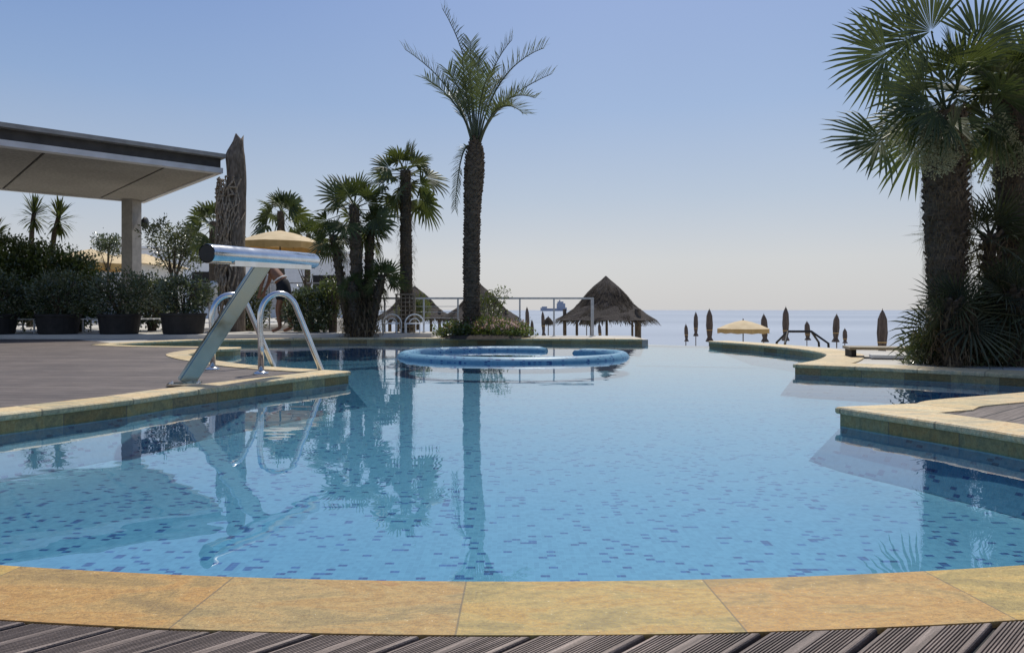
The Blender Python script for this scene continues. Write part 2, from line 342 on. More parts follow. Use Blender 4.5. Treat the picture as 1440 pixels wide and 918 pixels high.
# ---------------------------------------------------------------- pool outline
def smooth_line(pts, n=6):
    pts = [Vector(p).to_2d() for p in pts]; out = []
    ext = [pts[0] * 2 - pts[1]] + pts + [pts[-1] * 2 - pts[-2]]
    for i in range(1, len(ext) - 2):
        p0, p1, p2, p3 = ext[i - 1:i + 3]
        for k in range(n):
            t = k / n
            out.append(0.5 * ((2 * p1) + (p2 - p0) * t + (2 * p0 - 5 * p1 + 4 * p2 - p3) * t * t + (3 * p1 - p0 - 3 * p2 + p3) * t ** 3))
    out.append(pts[-1].copy()); return out
CY, RIN, ROUT = 9.48, 7.897, 8.155
def arc(r, x): return Vector((x, CY - math.sqrt(r * r - x * x)))
near = [arc(RIN, -3.9 + 6.9 * i / 60) for i in range(61)]             # left to right
right_front = smooth_line([(3.0, near[-1].y), (2.80, 2.8), G(1440, 611.5), G(1341, 595.5), G(1181.5, 572)], 5)
right_back = smooth_line([G(1181.5, 572), G(1240, 570.2), G(1285, 568), G(1315, 562), G(1440, 551.5), (5.3, 5.95)], 5)
curb = [Vector((5.75, 6.2)), G(1440, 526).to_2d(), G(1355, 521.5).to_2d(), G(1235, 516).to_2d(), G(1118, 511.5).to_2d()]
right_arc = smooth_line([G(1118, 511.5), G(1150, 505.5), G(1164, 498.5), G(1153, 494.5), G(1125, 490), G(1063, 484), (4.03, 13.95)], 5)
weir = [Vector((4.03, 13.95)), Vector((2.82, 14.45))]
far = smooth_line([(2.85, 14.95), G(800, 475.9), G(700, 475.5), G(560, 475.2), G(480, 475), G(400, 476), G(278, 477.6)], 5)
wedge = smooth_line([G(278, 477.6), G(200, 481), (-7.5, 12.6)], 5)
wedge_back = smooth_line([(-7.5, 12.6), G(200, 486), G(300, 487.4), G(338, 488)], 4)
cove = smooth_line([G(338, 488), G(328, 489.6), G(303, 491), G(280, 493.4), G(263, 497.5), G(277, 502.5), G(308, 507.5), G(345, 512.5), G(400, 517), G(490, 522)], 5)
left_front = [G(a, b).to_2d() for a, b in ((490, 522), (360, 537), (248, 551), (180, 561), (103, 570), (0, 582))] + [Vector((-3.5, 3.4)), near[0]]
sections = [near, right_front, right_back, curb, right_arc]
def join(ls):
    out = []
    for l in ls:
        for p in l:
            if not out or (out[-1] - p).length > 1e-4: out.append(p.copy())
    return out
shore = join([list(reversed(right_arc)), list(reversed(curb)), list(reversed(right_back)), list(reversed(right_front)), list(reversed(near)),
              list(reversed(left_front)), list(reversed(cove)), list(reversed(wedge_back)), list(reversed(wedge)), list(reversed(far))])
# shore runs from the right weir end round the near side to the left weir end
WZ = -0.115
FLOOR = -0.37
pool_poly = shore
m = MB(); wp = [p.copy() for p in pool_poly]
m.poly([(p.x, p.y, 0) for p in wp] , None)
o = m.build('pool_water', M['water']); o.location.z = WZ; struct(o)
m = MB(); m.poly([(p.x, p.y, 0) for p in wp]); o = m.build('pool_floor', M['mosaic']); o.location.z = FLOOR; struct(o)
def wall(name, line, z0, z1, mat, off=0.0):
    m = MB(); u = 0
    for i, p in enumerate(line):
        if i: u += (p - line[i - 1]).length
        m.v += [(p.x, p.y, z0), (p.x, p.y, z1)]; m.uv += [(u, z0), (u, z1)]
        if i: k = 2 * i; m.f.append((k - 2, k - 1, k + 1, k)); m.mi.append(0)
    return m.build(name, mat)
struct(wall('pool_wall', shore, -0.125, FLOOR - 0.02, M['mosaic_scatter_tint']))
struct(wall('pool_wall', weir, WZ - 0.006, FLOOR - 0.02, M['mosaic_uv']))
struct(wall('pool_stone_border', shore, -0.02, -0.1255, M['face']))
# weir lip
m = MB(); a, b_ = weir; d = (b_ - a).normalized(); nrm = Vector((-d.y, d.x)) * -1
c = (a + b_) / 2 + Vector((0.05, 0.135)); m.box((c.x, c.y, WZ - 0.6), ((b_ - a).length + 0.2, 0.22, 1.19), math.atan2(d.y, d.x))
struct(m.build('overflow_wall', M['concrete']))
m = MB(); m.box((c.x + 0.12, c.y + 0.4, -1.45), ((b_ - a).length + 0.3, 0.5, 1.5), math.atan2(d.y, d.x)); struct(m.build('overflow_channel', M['concrete']))
# terrace: one sheet round the pool, closed by its outer edge
outer = [Vector(p) for p in ((2.98, 14.95), (2.98, 17.25), (-3, 17.5), (-9.0, 17.5), (-9.2, 34), (-14, 60), (-70, 60), (-70, -12), (45, -12), (45, 6.0), (14, 7.7), (8.2, 9.3), (6.5, 10.0), (5.7, 11.0), (5.25, 12.4), (4.4, 14.05))]
m = MB(); m.poly([(p.x, p.y, 0) for p in shore + outer]); o = m.build('terrace_floor', M['paving']); o.location.z = -0.016; struct(o)
ol = [shore[-1]] + outer + [shore[0]]
struct(wall('terrace_wall', ol, -0.018, -2.3, M['concrete']))

def inset(line, w, side):
    out = []
    for i, p in enumerate(line):
        t1 = (line[i] - line[i - 1]).normalized() if i else (line[1] - line[0]).normalized()
        t2 = (line[i + 1] - line[i]).normalized() if i < len(line) - 1 else t1
        t = (t1 + t2); t = t.normalized() if t.length > 0.1 else t1
        out.append(p + Vector((-t.y, t.x)) * side * w)
    return out
# sloping foot added to the basin walls to catch sun and brighten them
m = MB(); inn = inset(shore, 0.19, -1); u = 0
for i, (p, q) in enumerate(zip(shore, inn)):
    if i: u += (p - shore[i - 1]).length
    m.v += [(p.x, p.y, -0.135), (q.x, q.y, FLOOR + 0.002)]; m.uv += [(u, 0), (u, 0.34)]
    if i: k = 2 * i; m.f.append((k - 2, k, k + 1, k - 1)); m.mi.append(0)
struct(m.build('added_sunlit_slope', M['mosaic_slope']))
m = MB(); m.v = [(weir[0].x, weir[0].y, WZ - 0.03), (weir[1].x, weir[1].y, WZ - 0.03), (weir[1].x - 0.6, weir[1].y - 2.2, FLOOR + 0.006), (weir[0].x + 0.2, weir[0].y - 2.2, FLOOR + 0.006)]  # ramp added at the weir so sun brightens its shaded inner face
m.uv = [(v[0], v[1]) for v in m.v]; m.f = [(0, 1, 2, 3)]; m.mi = [0]; struct(m.build('added_sunlit_slope', M['mosaic_uv']))
def miter(a, tip, b):
    ua = (a - tip).normalized(); ub = (b - tip).normalized(); h = math.acos(max(-1, min(1, ua.dot(ub)))) / 2
    return (ua + ub).normalized() / math.sin(h)
def strip(name, line, w, mat, z=0.0, side=1, mats_thick=0.045, over=0.018, u0=0.0, e0=None, e1=None):
    """coping laid along line, growing to its left (side=1) or right (-1)"""
    prof = [(-over * 0.7, -mats_thick), (-over, -mats_thick * 0.75), (-over, -0.012), (-over * 0.6, -0.003), (-over * 0.2, 0.0), (w, 0.0), (w + 0.001, -mats_thick)]
    m = MB(); u = u0; n = len(line); k = len(prof)
    for i, p in enumerate(line):
        if i: u += (p - line[i - 1]).length
        t1 = (line[i] - line[i - 1]).normalized() if i else (line[1] - line[0]).normalized()
        t2 = (line[i + 1] - line[i]).normalized() if i < n - 1 else t1
        t = (t1 + t2).normalized(); nn = Vector((-t.y, t.x)) * side
        sc_ = 1 / max(0.5, t.dot(t1))
        if i == 0 and e0 is not None: nn, sc_ = e0, 1
        if i == n - 1 and e1 is not None: nn, sc_ = e1, 1
        for (a, b) in prof:
            q = p + nn * a * sc_
            m.v.append((q.x, q.y, b + z)); m.uv.append((u, a))
        if i:
            for j in range(k - 1):
                A = (i - 1) * k + j; B = i * k + j
                f = (A, B, B + 1, A + 1) if side == 1 else (A, A + 1, B + 1, B)
                m.f.append(f); m.mi.append(0)
    m.f.append(tuple(range(k))); m.mi.append(0); m.f.append(tuple((n - 1) * k + j for j in range(k))); m.mi.append(0)
    return struct(m.build(name, mat))
strip('pool_coping', near, ROUT - RIN, M['near_coping'], 0.0, -1, u0=-3.9 + 3.9 - 0.0 + 0.5525 * 7 - 0.105)
mR = miter(right_front[-3], right_front[-1], right_back[3]); mC = miter(curb[-2], curb[-1], right_arc[3]); mL = miter(cove[-3], cove[-1], left_front[1])
def clear_tip(line, end, dist=0.62):
    tip = line[-1] if end else line[0]
    keep = [p for p in line if (p - tip).length > dist or (p - tip).length < 1e-6]
    return keep
strip('pool_coping', clear_tip(right_front, 1), 0.33, M['coping'], 0.001, -1, e1=mR)
strip('pool_coping', clear_tip(right_back, 0), 0.33, M['coping'], 0.001, -1, e0=mR)
strip('pool_coping', curb, 0.46, M['coping'], 0.0, -1, e1=mC)
strip('pool_coping', clear_tip(right_arc, 0, 0.5), 0.46, M['coping'], 0.0, -1, e0=mC)
strip('pool_coping', far, 0.32, M['coping'], 0.0, -1)
strip('pool_coping', wedge, 0.30, M['coping'], 0.003, -1)
strip('pool_coping', wedge_back, 0.26, M['coping'], 0.0, -1)
strip('pool_coping', clear_tip(cove, 1), 0.27, M['coping'], 0.003, -1, e1=mL)
strip('pool_coping', left_front, 0.27, M['coping'], 0.003, -1, e0=mL)
# deck sheets
m = MB(); m.poly([(p.x, p.y, 0) for p in list(reversed(join([list(wedge_back), list(cove), list(left_front)])))] + [(-7.9, 13.4, 0), (-9.5, 14.9, 0), (-40, 14.9, 0), (-40, 0, 0)])
o = m.build('wooden_deck', M['deck_left']); o.location.z = -0.008; struct(o)
m = MB(); m.poly([(p.x, p.y, 0) for p in join([list(reversed(right_back)), list(reversed(right_front))])] + [(9, 1.0, 0), (9, 5.9, 0)]); o = m.build('wooden_deck', M['deck_right']); o.location.z = -0.008; struct(o)
# near deck: real grooved boards, cut along the coping arc
TH = math.atan2(1080, 960); dv = Vector((math.sin(TH), math.cos(TH))); sv = Vector((math.cos(TH), -math.sin(TH)))
def board_deck():
    m = MB(); pitch = 0.1445; rng = random.Random(3)
    s_gap = -0.525
    for kk in range(-13, 22):
        s0 = s_gap + kk * pitch + 0.006; w = pitch - 0.012
        prof = [(0, -0.028), (0, -0.004), (0.0015, -0.001), (0.004, 0)]
        def grooves(a, n):
            q = 0.0056
            r = []
            for i in range(n):
                x = a + i * q
                r += [(x, 0), (x + 0.0006, -0.0032), (x + 0.0026, -0.0032), (x + 0.0032, 0)]
            return r
        prof += grooves(0.008, 9) + grooves(0.075, 9)
        prof += [(w - 0.004, 0), (w - 0.0015, -0.001), (w, -0.004), (w, -0.028)]
        dz = rng.uniform(-0.0012, 0.0012); n0 = len(m.v); ends = []
        for (x, z) in prof:
            s = s0 + x; B = -1.6      # start well behind the camera
            # intersect with the arc
            base = sv * s; c = Vector((0, CY)); rel = base - c; bb = rel.dot(dv); cc = rel.length_squared - (ROUT + 0.004) ** 2
            disc = bb * bb - cc
            if disc < 0: ends = None; break
            t = -bb - math.sqrt(disc)
            t_end = t - (0.003 if z == 0 else 0)
            ends.append((base + dv * (t - 2.4 - abs(kk) * 0.05), base + dv * t_end, z + dz, t))
        if not ends: continue
        vs = []
        for (a, e, z, t) in ends:
            vs += [(a.x, a.y, z), (e.x, e.y, z), (e.x + 0.003 * dv.x, e.y + 0.003 * dv.y, min(z, 0) - 0.004), (e.x + 0.003 * dv.x, e.y + 0.003 * dv.y, -0.028)]
        fs = []
        for i in range(len(ends) - 1):
            for j in range(3): fs.append((4 * i + j, 4 * i + 4 + j, 4 * i + 5 + j, 4 * i + 1 + j)[::-1])
        m.add(vs, fs)
    return struct(m.build('wooden_deck', M['board']))
board_deck()
m = MB(); m.poly([(p.x, p.y, 0) for p in [arc(ROUT - 0.02, -3.9 + 6.9 * i / 30) for i in range(31)]][::-1] + [(-3.9, -2, 0), (3.0, -2, 0)]); o = m.build('deck_underlay', M['gap']); o.location.z = -0.0135; struct(o)

# raised stone terrace at the back left
tr = [(-70, 15.25), (-8.6, 15.25), (-7.2, 15.15), (-5.6, 15.65), (-4.0, 16.0), (-1.9, 16.1), (-1.9, 17.45), (-9.0, 17.45), (-9.15, 33.5), (-14, 59), (-70, 59)]
m = MB(); m.poly([(x, y, 0.08) for x, y in tr]); n = len(tr)
m.add([(x, y, z) for x, y in tr for z in (0.08, -0.014)], [(2 * i, 2 * i + 1, 2 * ((i + 1) % n) + 1, 2 * ((i + 1) % n)) for i in range(n)])
struct(m.build('upper_terrace', M['paving']))

# ---------------------------------------------------------------- land, sea, hill
m = MB(); m.poly([(-400, -300, -2.35), (600, -300, -2.35), (600, 52, -2.35), (-120, 52, -2.35), (-400, 75, -2.35)]); struct(m.build('beach_sand', M['sand']))
m = MB(); NX = 1
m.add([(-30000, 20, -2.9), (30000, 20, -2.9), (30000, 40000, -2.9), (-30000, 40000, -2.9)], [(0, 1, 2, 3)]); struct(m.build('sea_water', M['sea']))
m = MB(); m.add([(-400, 75, -2.35), (-120, 52, -2.35), (600, 52, -2.35), (600, 60, -3.2), (-120, 60, -3.2), (-400, 84, -3.2)], [(0, 1, 4, 5), (1, 2, 3, 4)]); struct(m.build('shoreline', M['sand']))
m = MB(); rng = random.Random(5); nx, ny = 50, 8; vs = []
for j in range(ny):
    for i in range(nx):
        x = -900 + 640 * i / (nx - 1); y = 900 + 60 * j; e = math.sin(math.pi * j / (ny - 1))
        z = -6 + e * (58 * math.exp(-((x + 580) / 75) ** 2) + 70 * math.exp(-((x + 760) / 110) ** 2) + 30 * math.exp(-((x + 470) / 60) ** 2)) * (0.85 + 0.3 * mnoise.noise(Vector((x / 40, y / 40, 0))))
        vs.append((x, y, z))
m.add(vs, [(j * nx + i, j * nx + i + 1, (j + 1) * nx + i + 1, (j + 1) * nx + i) for j in range(ny - 1) for i in range(nx - 1)]); struct(m.build('hill', M['hill'], smooth=True))

# ---------------------------------------------------------------- vegetation kit
def fan_leaf(m, base, d, pet, L, rng, blades=26, spread=105, droop=0.25, tipdroop=0.35, wd=1.0, stiff=0.0, mi=0, face=None):
    """one fan leaf: petiole from base along d, then a fan of folded blades"""
    d = d.normalized(); up = Vector((0, 0, 1))
    side = d.cross(up)
    if side.length < 0.05: side = Vector((math.cos(rng.random() * 6), math.sin(rng.random() * 6), 0))
    side.normalize(); nrm = side.cross(d).normalized()
    ro = Matrix.Rotation(rng.uniform(-1.25, 1.25), 3, d); side = ro @ side; nrm = ro @ nrm
    if face is not None:
        nrm = (face - d * face.dot(d)).normalized(); side = d.cross(nrm)
    hub = base + d * pet - up * droop * pet * 0.3
    w = 0.012
    m.add([base - side * w * 1.6, base + side * w * 1.6, hub + side * w, hub - side * w, base + nrm * w * 1.4, hub + nrm * w], [(0, 1, 2, 3), (0, 3, 5, 4), (1, 4, 5, 2)], mi)
    d2 = (d - up * droop * 0.6).normalized(); side = (side - d2 * side.dot(d2)).normalized(); nrm = side.cross(d2)
    for i in range(blades):
        a = R(-spread + 2 * spread * (i + 0.5) / blades + rng.uniform(-2, 2))
        l = L * (0.72 + 0.28 * math.cos(a * 0.8)) * rng.uniform(0.88, 1.06)
        bd = d2 * math.cos(a) + side * math.sin(a); bs = (-d2 * math.sin(a) + side * math.cos(a))
        bw = L * math.sin(R(spread) / blades) * 0.62 * wd
        cup = nrm * (0.10 * l)
        p0 = hub + bd * 0.02
        td = tipdroop * rng.uniform(0.4, 1.5) * (1 - stiff)
        p1 = hub + bd * l * 0.45 + cup * 0.7 * abs(math.sin(a)) * 0.6 - up * td * l * 0.10
        p2 = hub + bd * l * 0.78 + cup * 0.8 * abs(math.sin(a)) * 0.6 - up * td * l * 0.32
        p3 = hub + bd * l * (1.0 - 0.12 * td) - up * td * l * 0.75
        tw = nrm * bw * 0.45
        m.add([p0, p1 - bs * bw * 0.8 , p1 + tw * 0.6, p1 + bs * bw * 0.8, p2 - bs * bw * 0.55, p2 + tw * 0.3, p2 + bs * bw * 0.55, p3],
              [(0, 2, 1), (0, 3, 2), (1, 2, 5, 4), (2, 3, 6, 5), (4, 5, 7), (5, 6, 7)], mi)
def dirv(az, el): return Vector((math.sin(az) * math.cos(el), math.cos(az) * math.cos(el), math.sin(el)))   # az from +Y
def fan_crown(m, c, n, pet, L, rng, el0=-45, el1=80, power=1.0, blades=24, wd=1.0, spread=105, tipdroop=0.35, az_bias=None, az_width=math.pi):
    ga = 2.39996
    for i in range(n):
        t = (i + 0.5) / n
        el = R(el1 + (el0 - el1) * t ** power) + rng.uniform(-0.1, 0.1)
        az = i * ga + rng.uniform(-0.3, 0.3)
        if az_bias is not None: az = az_bias + rng.uniform(-az_width, az_width)
        old = 1 - (math.sin(el) + 1) / 2
        s = rng.uniform(0.82, 1.1)
        fan_leaf(m, c + Vector((0, 0, -0.25 * t * L)) , dirv(az, el), pet * s * (0.6 + 0.5 * t if t < 0.8 else 1.1), L * s * (0.75 + 0.3 * min(1, t * 2)), rng, blades, spread, 0.1 + 0.5 * old, tipdroop * (0.6 + old), wd)
def trunk(m, base, top, r0, r1, rng, rings=24, n=14, bulge=0.08, mi=0, bend=0.0, waves=None):
    base = Vector(base); top = Vector(top); vs = []
    side = Vector((1, 0, 0))
    for i in range(rings + 1):
        t = i / rings; c = base.lerp(top, t) + side * bend * math.sin(math.pi * t)
        r = r0 + (r1 - r0) * t
        if waves: r = waves(t)
        for j in range(n):
            a = 2 * math.pi * j / n + (0.22 if i % 2 else 0)
            rr = r * (1 + bulge * rng.uniform(-1, 1) + (bulge * 0.6 if i % 2 else -bulge * 0.6))
            vs.append(c + Vector((rr * math.cos(a), rr * math.sin(a), 0)))
    m.add(vs, [(i * n + j, i * n + (j + 1) % n, (i + 1) * n + (j + 1) % n, (i + 1) * n + j) for i in range(rings) for j in range(n)] + [tuple((rings) * n + j for j in range(n))], mi)
def stubs(m, base, top, rf, rng, rows, per, ln=0.12, w=0.07, up=0.7, bend=0.0, mi=0):
    """cut leaf bases standing off the trunk in spiral rows"""
    base = Vector(base); top = Vector(top)
    for i in range(rows):
        t = (i + 0.5) / rows; c = base.lerp(top, t) + Vector((1, 0, 0)) * bend * math.sin(math.pi * t); r = rf(t)
        for j in range(per):
            a = 2 * math.pi * (j + 0.5 * (i % 2)) / per + rng.uniform(-0.08, 0.08)
            o = Vector((math.cos(a), math.sin(a), 0)); s = Vector((-o.y, o.x, 0)); l = ln * rng.uniform(0.6, 1.25)
            p = c + o * (r - 0.02); q = p + o * l * (1 - up * 0.6) + Vector((0, 0, l * up))
            ww = w * rng.uniform(0.8, 1.15)
            m.add([p - s * ww, p + s * ww, p + Vector((0, 0, ww * 1.1)), q - s * ww * 0.6, q + s * ww * 0.6, q + Vector((0, 0, ww * 0.4)) - o * 0.01],
                  [(0, 1, 4, 3), (0, 3, 5, 2), (1, 2, 5, 4), (3, 4, 5)], mi)
def fibres(m, base, top, rf, rng, n, ln=0.3, w=0.006, bend=0.0, mi=0, down=0.8, t0=0, t1=1):
    base = Vector(base); top = Vector(top)
    for i in range(n):
        t = rng.uniform(t0, t1); c = base.lerp(top, t) + Vector((1, 0, 0)) * bend * math.sin(math.pi * t); a = rng.uniform(0, 2 * math.pi)
        o = Vector((math.cos(a), math.sin(a), 0)); s = Vector((-o.y, o.x, 0)); l = ln * rng.uniform(0.4, 1.4)
        p = c + o * (rf(t) * rng.uniform(0.9, 1.0)); sw = s * rng.uniform(-0.3, 0.3) * l
        q = p + o * l * 0.42 + Vector((0, 0, l * rng.uniform(-0.25, 0.3))) + sw * 0.4
        e = q + o * l * rng.uniform(-0.1, 0.25) - Vector((0, 0, l * down * rng.uniform(0.4, 1.1))) + sw
        ww = w * rng.uniform(0.6, 1.8)
        m.add([p - s * ww, p + s * ww, q + s * ww * 0.8, q - s * ww * 0.8, e], [(0, 1, 2, 3), (3, 2, 4)], mi)
def leaf_cloud(m, c, rad, n, rng, size=0.06, shape=0.45, mi=0, lo=-1.0, clump=6, flat=0.0):
    """leaves gathered on twigs through the volume"""
    c = Vector(c); rad = Vector(rad); k = max(1, n // clump)
    for _ in range(k):
        while True:
            p = Vector((rng.uniform(-1, 1), rng.uniform(-1, 1), rng.uniform(lo, 1)))
            l = p.length
            if l <= 1 and rng.random() < 0.15 + l * 0.85: break
        nz = mnoise.noise(p * 2.3 + c) * 0.28
        p = p * (1 + nz)
        q = c + Vector((p.x * rad.x, p.y * rad.y, p.z * rad.z))
        out = Vector((p.x, p.y, p.z + 0.5)).normalized()
        for _ in range(clump):
            d = (out + Vector((rng.gauss(0, .6), rng.gauss(0, .6), rng.gauss(0, .6)))).normalized()
            s = d.cross(Vector((rng.gauss(0, 1), rng.gauss(0, 1), rng.gauss(0, 1)))).normalized(); nn = d.cross(s)
            l = size * rng.uniform(0.6, 1.35); w = l * shape
            b = q + Vector((rng.gauss(0, 1), rng.gauss(0, 1), rng.gauss(0, 1))) * size * 0.8
            m.add([b, b + d * l * 0.5 + s * w * 0.5, b + d * l + nn * l * 0.1, b + d * l * 0.5 - s * w * 0.5], [(0, 1, 2, 3)], mi)
def frond(m, pts, rng, L=0.42, n=46, w=0.018, vee=0.55, mi=0, start=0.22, ssp=1.0):
    """pinnate date frond along a Bezier of three control points"""
    a, b, c = (Vector(p) for p in pts); rach = []
    for i in range(n + 1):
        t = i / n; rach.append(a * (1 - t) ** 2 + b * 2 * t * (1 - t) + c * t * t)
    m.tube(rach[::4] + [rach[-1]], [0.022 * (1 - i / (n / 4 + 2)) + 0.004 for i in range(len(rach[::4]) + 1)], 5, mi)
    for i in range(int(n * start), n + 1):
        t = i / n; p = rach[i]; d = (rach[min(i + 1, n)] - rach[max(0, i - 1)]).normalized()
        up = Vector((0, 0, 1)) - d * d.z
        if up.length < 0.2: up = Vector((0, -1, 0)) - d * -d.y
        up.normalize(); s = d.cross(up)
        ll = L * (math.sin(math.pi * min(1, 0.2 + (t - start) / (1 - start) * 0.6))) ** 0.5
        for sg in (-1, 1):
            for rep in (0,):
                sd = (s * sg * ssp + up * (vee + rng.uniform(-0.35, 0.35)) + d * (0.45 + t * 0.5) * rng.uniform(0.8, 1.25)).normalized()
                l = ll * rng.uniform(0.8, 1.1); q = p + d * rep * 0.02
                mid = q + sd * l * 0.55; e = q + sd * l - Vector((0, 0, l * 0.16 * rng.random()))
                bw = sd.cross(up if abs(sd.dot(up)) < 0.9 else d).normalized() * w
                m.add([q - bw * 0.4, q + bw * 0.4, mid + bw * 0.5, mid - bw * 0.5, e], [(0, 1, 2, 3), (3, 2, 4)], mi)

# ---------------------------------------------------------------- date palm with its flower bed
rng = random.Random(11)
D = 16.05
base = P(664, 470, D); base.z = -0.01; top = P(669, 196, D)
t_ = thing('date_palm', base, 'tall date palm with feathery fronds, its trunk rising from the pink flower bed', 'palm tree')
wv = lambda t: 0.185 + 0.06 * math.exp(-t / 0.05) + 0.045 * math.exp(-((t - 0.82) / 0.11) ** 2) - 0.10 * max(0, (t - 0.9) / 0.1) ** 1.5
m = MB(); trunk(m, base, top, 0.25, 0.2, rng, 60, 14, 0.07, waves=wv, bend=-0.05)
stubs(m, base, top, wv, rng, 70, 11, 0.09, 0.055, 0.8, bend=-0.05)
m.build('trunk', M['bark_date'], t_)
m = MB()
def fr(points, dy=(0, 0, 0), **k):
    a = P(points[0][0], points[0][1], D + dy[0]); b = P(points[1][0], points[1][1], D + dy[1]); c = P(points[2][0], points[2][1], D + dy[2]); frond(m, (a, b, c), rng, **k)
hub = (669, 205)
for pts, dy in [(((667, 205), (672, 95), (622, 12)), (0, -.1, 0)), (((664, 205), (648, 120), (570, 70)), (0, .3, .3)), (((672, 205), (676, 105), (720, 56)), (0, .4, .4)),
                (((673, 205), (690, 95), (764, 68)), (0, -.2, -.4)), (((674, 205), (690, 140), (776, 104)), (0, .2, .2)), (((674, 205), (700, 118), (752, 138)), (0, -.3, -.7)),
                (((668, 205), (655, 130), (650, 82)), (0, -.3, -.8)), (((670, 205), (668, 120), (674, 80)), (0, .4, .9)), (((667, 205), (655, 130), (630, 100)), (0, -.4, -.9)),
                (((673, 205), (700, 125), (736, 160)), (0, .4, .8)), (((668, 205), (650, 150), (638, 132)), (0, .5, 1.4)), (((666, 205), (650, 140), (600, 112)), (0, -.5, -1.1)),
                (((671, 205), (683, 120), (708, 112)), (0, .6, 1.5)), (((672, 205), (692, 140), (722, 150)), (0, -.7, -1.5)), (((670, 205), (672, 130), (690, 100)), (0, -.7, -1.3)), (((668, 205), (660, 120), (662, 60)), (0, .5, .6))]:
    fr(pts, dy, L=0.47, ssp=0.9, n=48, start=0.34, w=0.023)
fr(((660, 205), (646, 205), (640, 292)), (0, -.15, -.2), L=0.30, start=0.1, ssp=0.5)
m.build('crown', M['date_leaf'], t_)
# dry leaf hanging from the tip
# flower bed
c0 = G(683, 470, 0); c0.y = 16.05; c0.x = P(683, 470, 16.05).x; c0.z = 0
t_ = thing('flower_bed', (c0.x, 15.95, 0), 'low mound of pink and white flowers round the foot of the tall date palm', 'flower bed')
m = MB(); m.lathe((c0.x, 15.95, -0.01), [(1.08, 0), (1.0, 0.05), (0.7, 0.09), (0.01, 0.11)], 24); m.build('soil', M['soil'], t_, True)
m = MB(); leaf_cloud(m, (c0.x, 15.85, 0.04), (1.14, 0.66, 0.36), 9000, rng, 0.06, 0.5, lo=0); m.build('foliage', M['hedge'], t_)
m = MB(); leaf_cloud(m, (c0.x + 0.25, 15.75, 0.17), (0.78, 0.55, 0.26), 1500, rng, 0.036, 0.9, lo=0.1, clump=5); leaf_cloud(m, (c0.x - 0.7, 15.8, 0.15), (0.35, 0.4, 0.2), 120, rng, 0.032, 0.9, lo=0.1, clump=4)
m.build('flowers', M['pink'], t_)
# shrub leaning out behind the palm
cs = P(690, 440, 16.6)
t_ = thing('oleander_shrub', (cs.x, 16.6, 0), 'loose leafy shrub leaning right from behind the tall date palm trunk', 'shrub')
m = MB()
for tx, ty in ((700, 405), (716, 408), (684, 412), (672, 420), (708, 425)):
    e = P(tx, ty, 16.6); m.tube([(cs.x, 16.6, 0), ((cs.x + e.x) / 2, 16.6, e.z * 0.6), e], [0.015, 0.01, 0.004], 5)
m.build('stem', M['stem'], t_)
m = MB(); leaf_cloud(m, P(684, 434, 16.6), (0.42, 0.3, 0.36), 1200, rng, 0.07, 0.35); leaf_cloud(m, P(706, 415, 16.6), (0.26, 0.2, 0.16), 160, rng, 0.07, 0.35, clump=4)
m.build('foliage', M['hedge'], t_)

# ---------------------------------------------------------------- fan palms
def fan_palm(name, label, base, top, r0, r1, crown_n, pet, L, seed, mats='fan_leaf', skirt=True, rows=30, blades=24, bulge=0.06, fib=300, el0=-50, tipdroop=0.35, group=None, stub=0.06, power=1.0):
    rng = random.Random(seed); t_ = thing(name, base, label, 'palm tree', group)
    wv = lambda t: r0 + (r1 - r0) * t
    m = MB(); trunk(m, base, top, r0, r1, rng, rows, 12, bulge)
    if stub: stubs(m, base, top, wv, rng, rows, 8, stub, 0.04, 0.75)
    m.build('trunk', M['bark_fan'], t_)
    if fib:
        m = MB(); fibres(m, base, top, wv, rng, fib * 3, 0.22, 0.006); m.build('trunk_fibre', M['fibre'], t_)
    m = MB(); fan_crown(m, Vector(top), crown_n, pet, L, rng, el0, 82, power, blades, tipdroop=tipdroop); m.build('crown', M[mats], t_)
    return t_
b0 = P(572, 470, 16.95); b0.z = 0.08
fan_palm('fan_palm', 'fan palm with one slim straight trunk, just left of the tall date palm', b0, P(570, 240, 16.95), 0.17, 0.13, 20, 0.58, 0.66, 5, blades=17, el0=-55, tipdroop=0.14, power=0.85)
# lattice around the foot of it
t_ = thing('lattice_screen', (b0.x, 16.6, 0), 'square wooden lattice screen around the foot of the slim fan palm', 'trellis')
m = MB(); cx = b0.x + 0.02
for i in range(5): m.box((cx - 0.2 + 0.1 * i, 16.62, 0.53), (0.02, 0.02, 0.9))
for i in range(9): m.box((cx, 16.598, 0.12 + 0.1 * i), (0.44, 0.02, 0.02))
m.build('lattice', M['vine'], t_)
m = MB()
for dx in (-0.22, 0.22): m.box((cx + dx, 16.62, 0.5), (0.045, 0.05, 1.0))
m.box((cx, 16.62, 1.012), (0.52, 0.06, 0.03)); m.build('frame', M['vine'], t_)

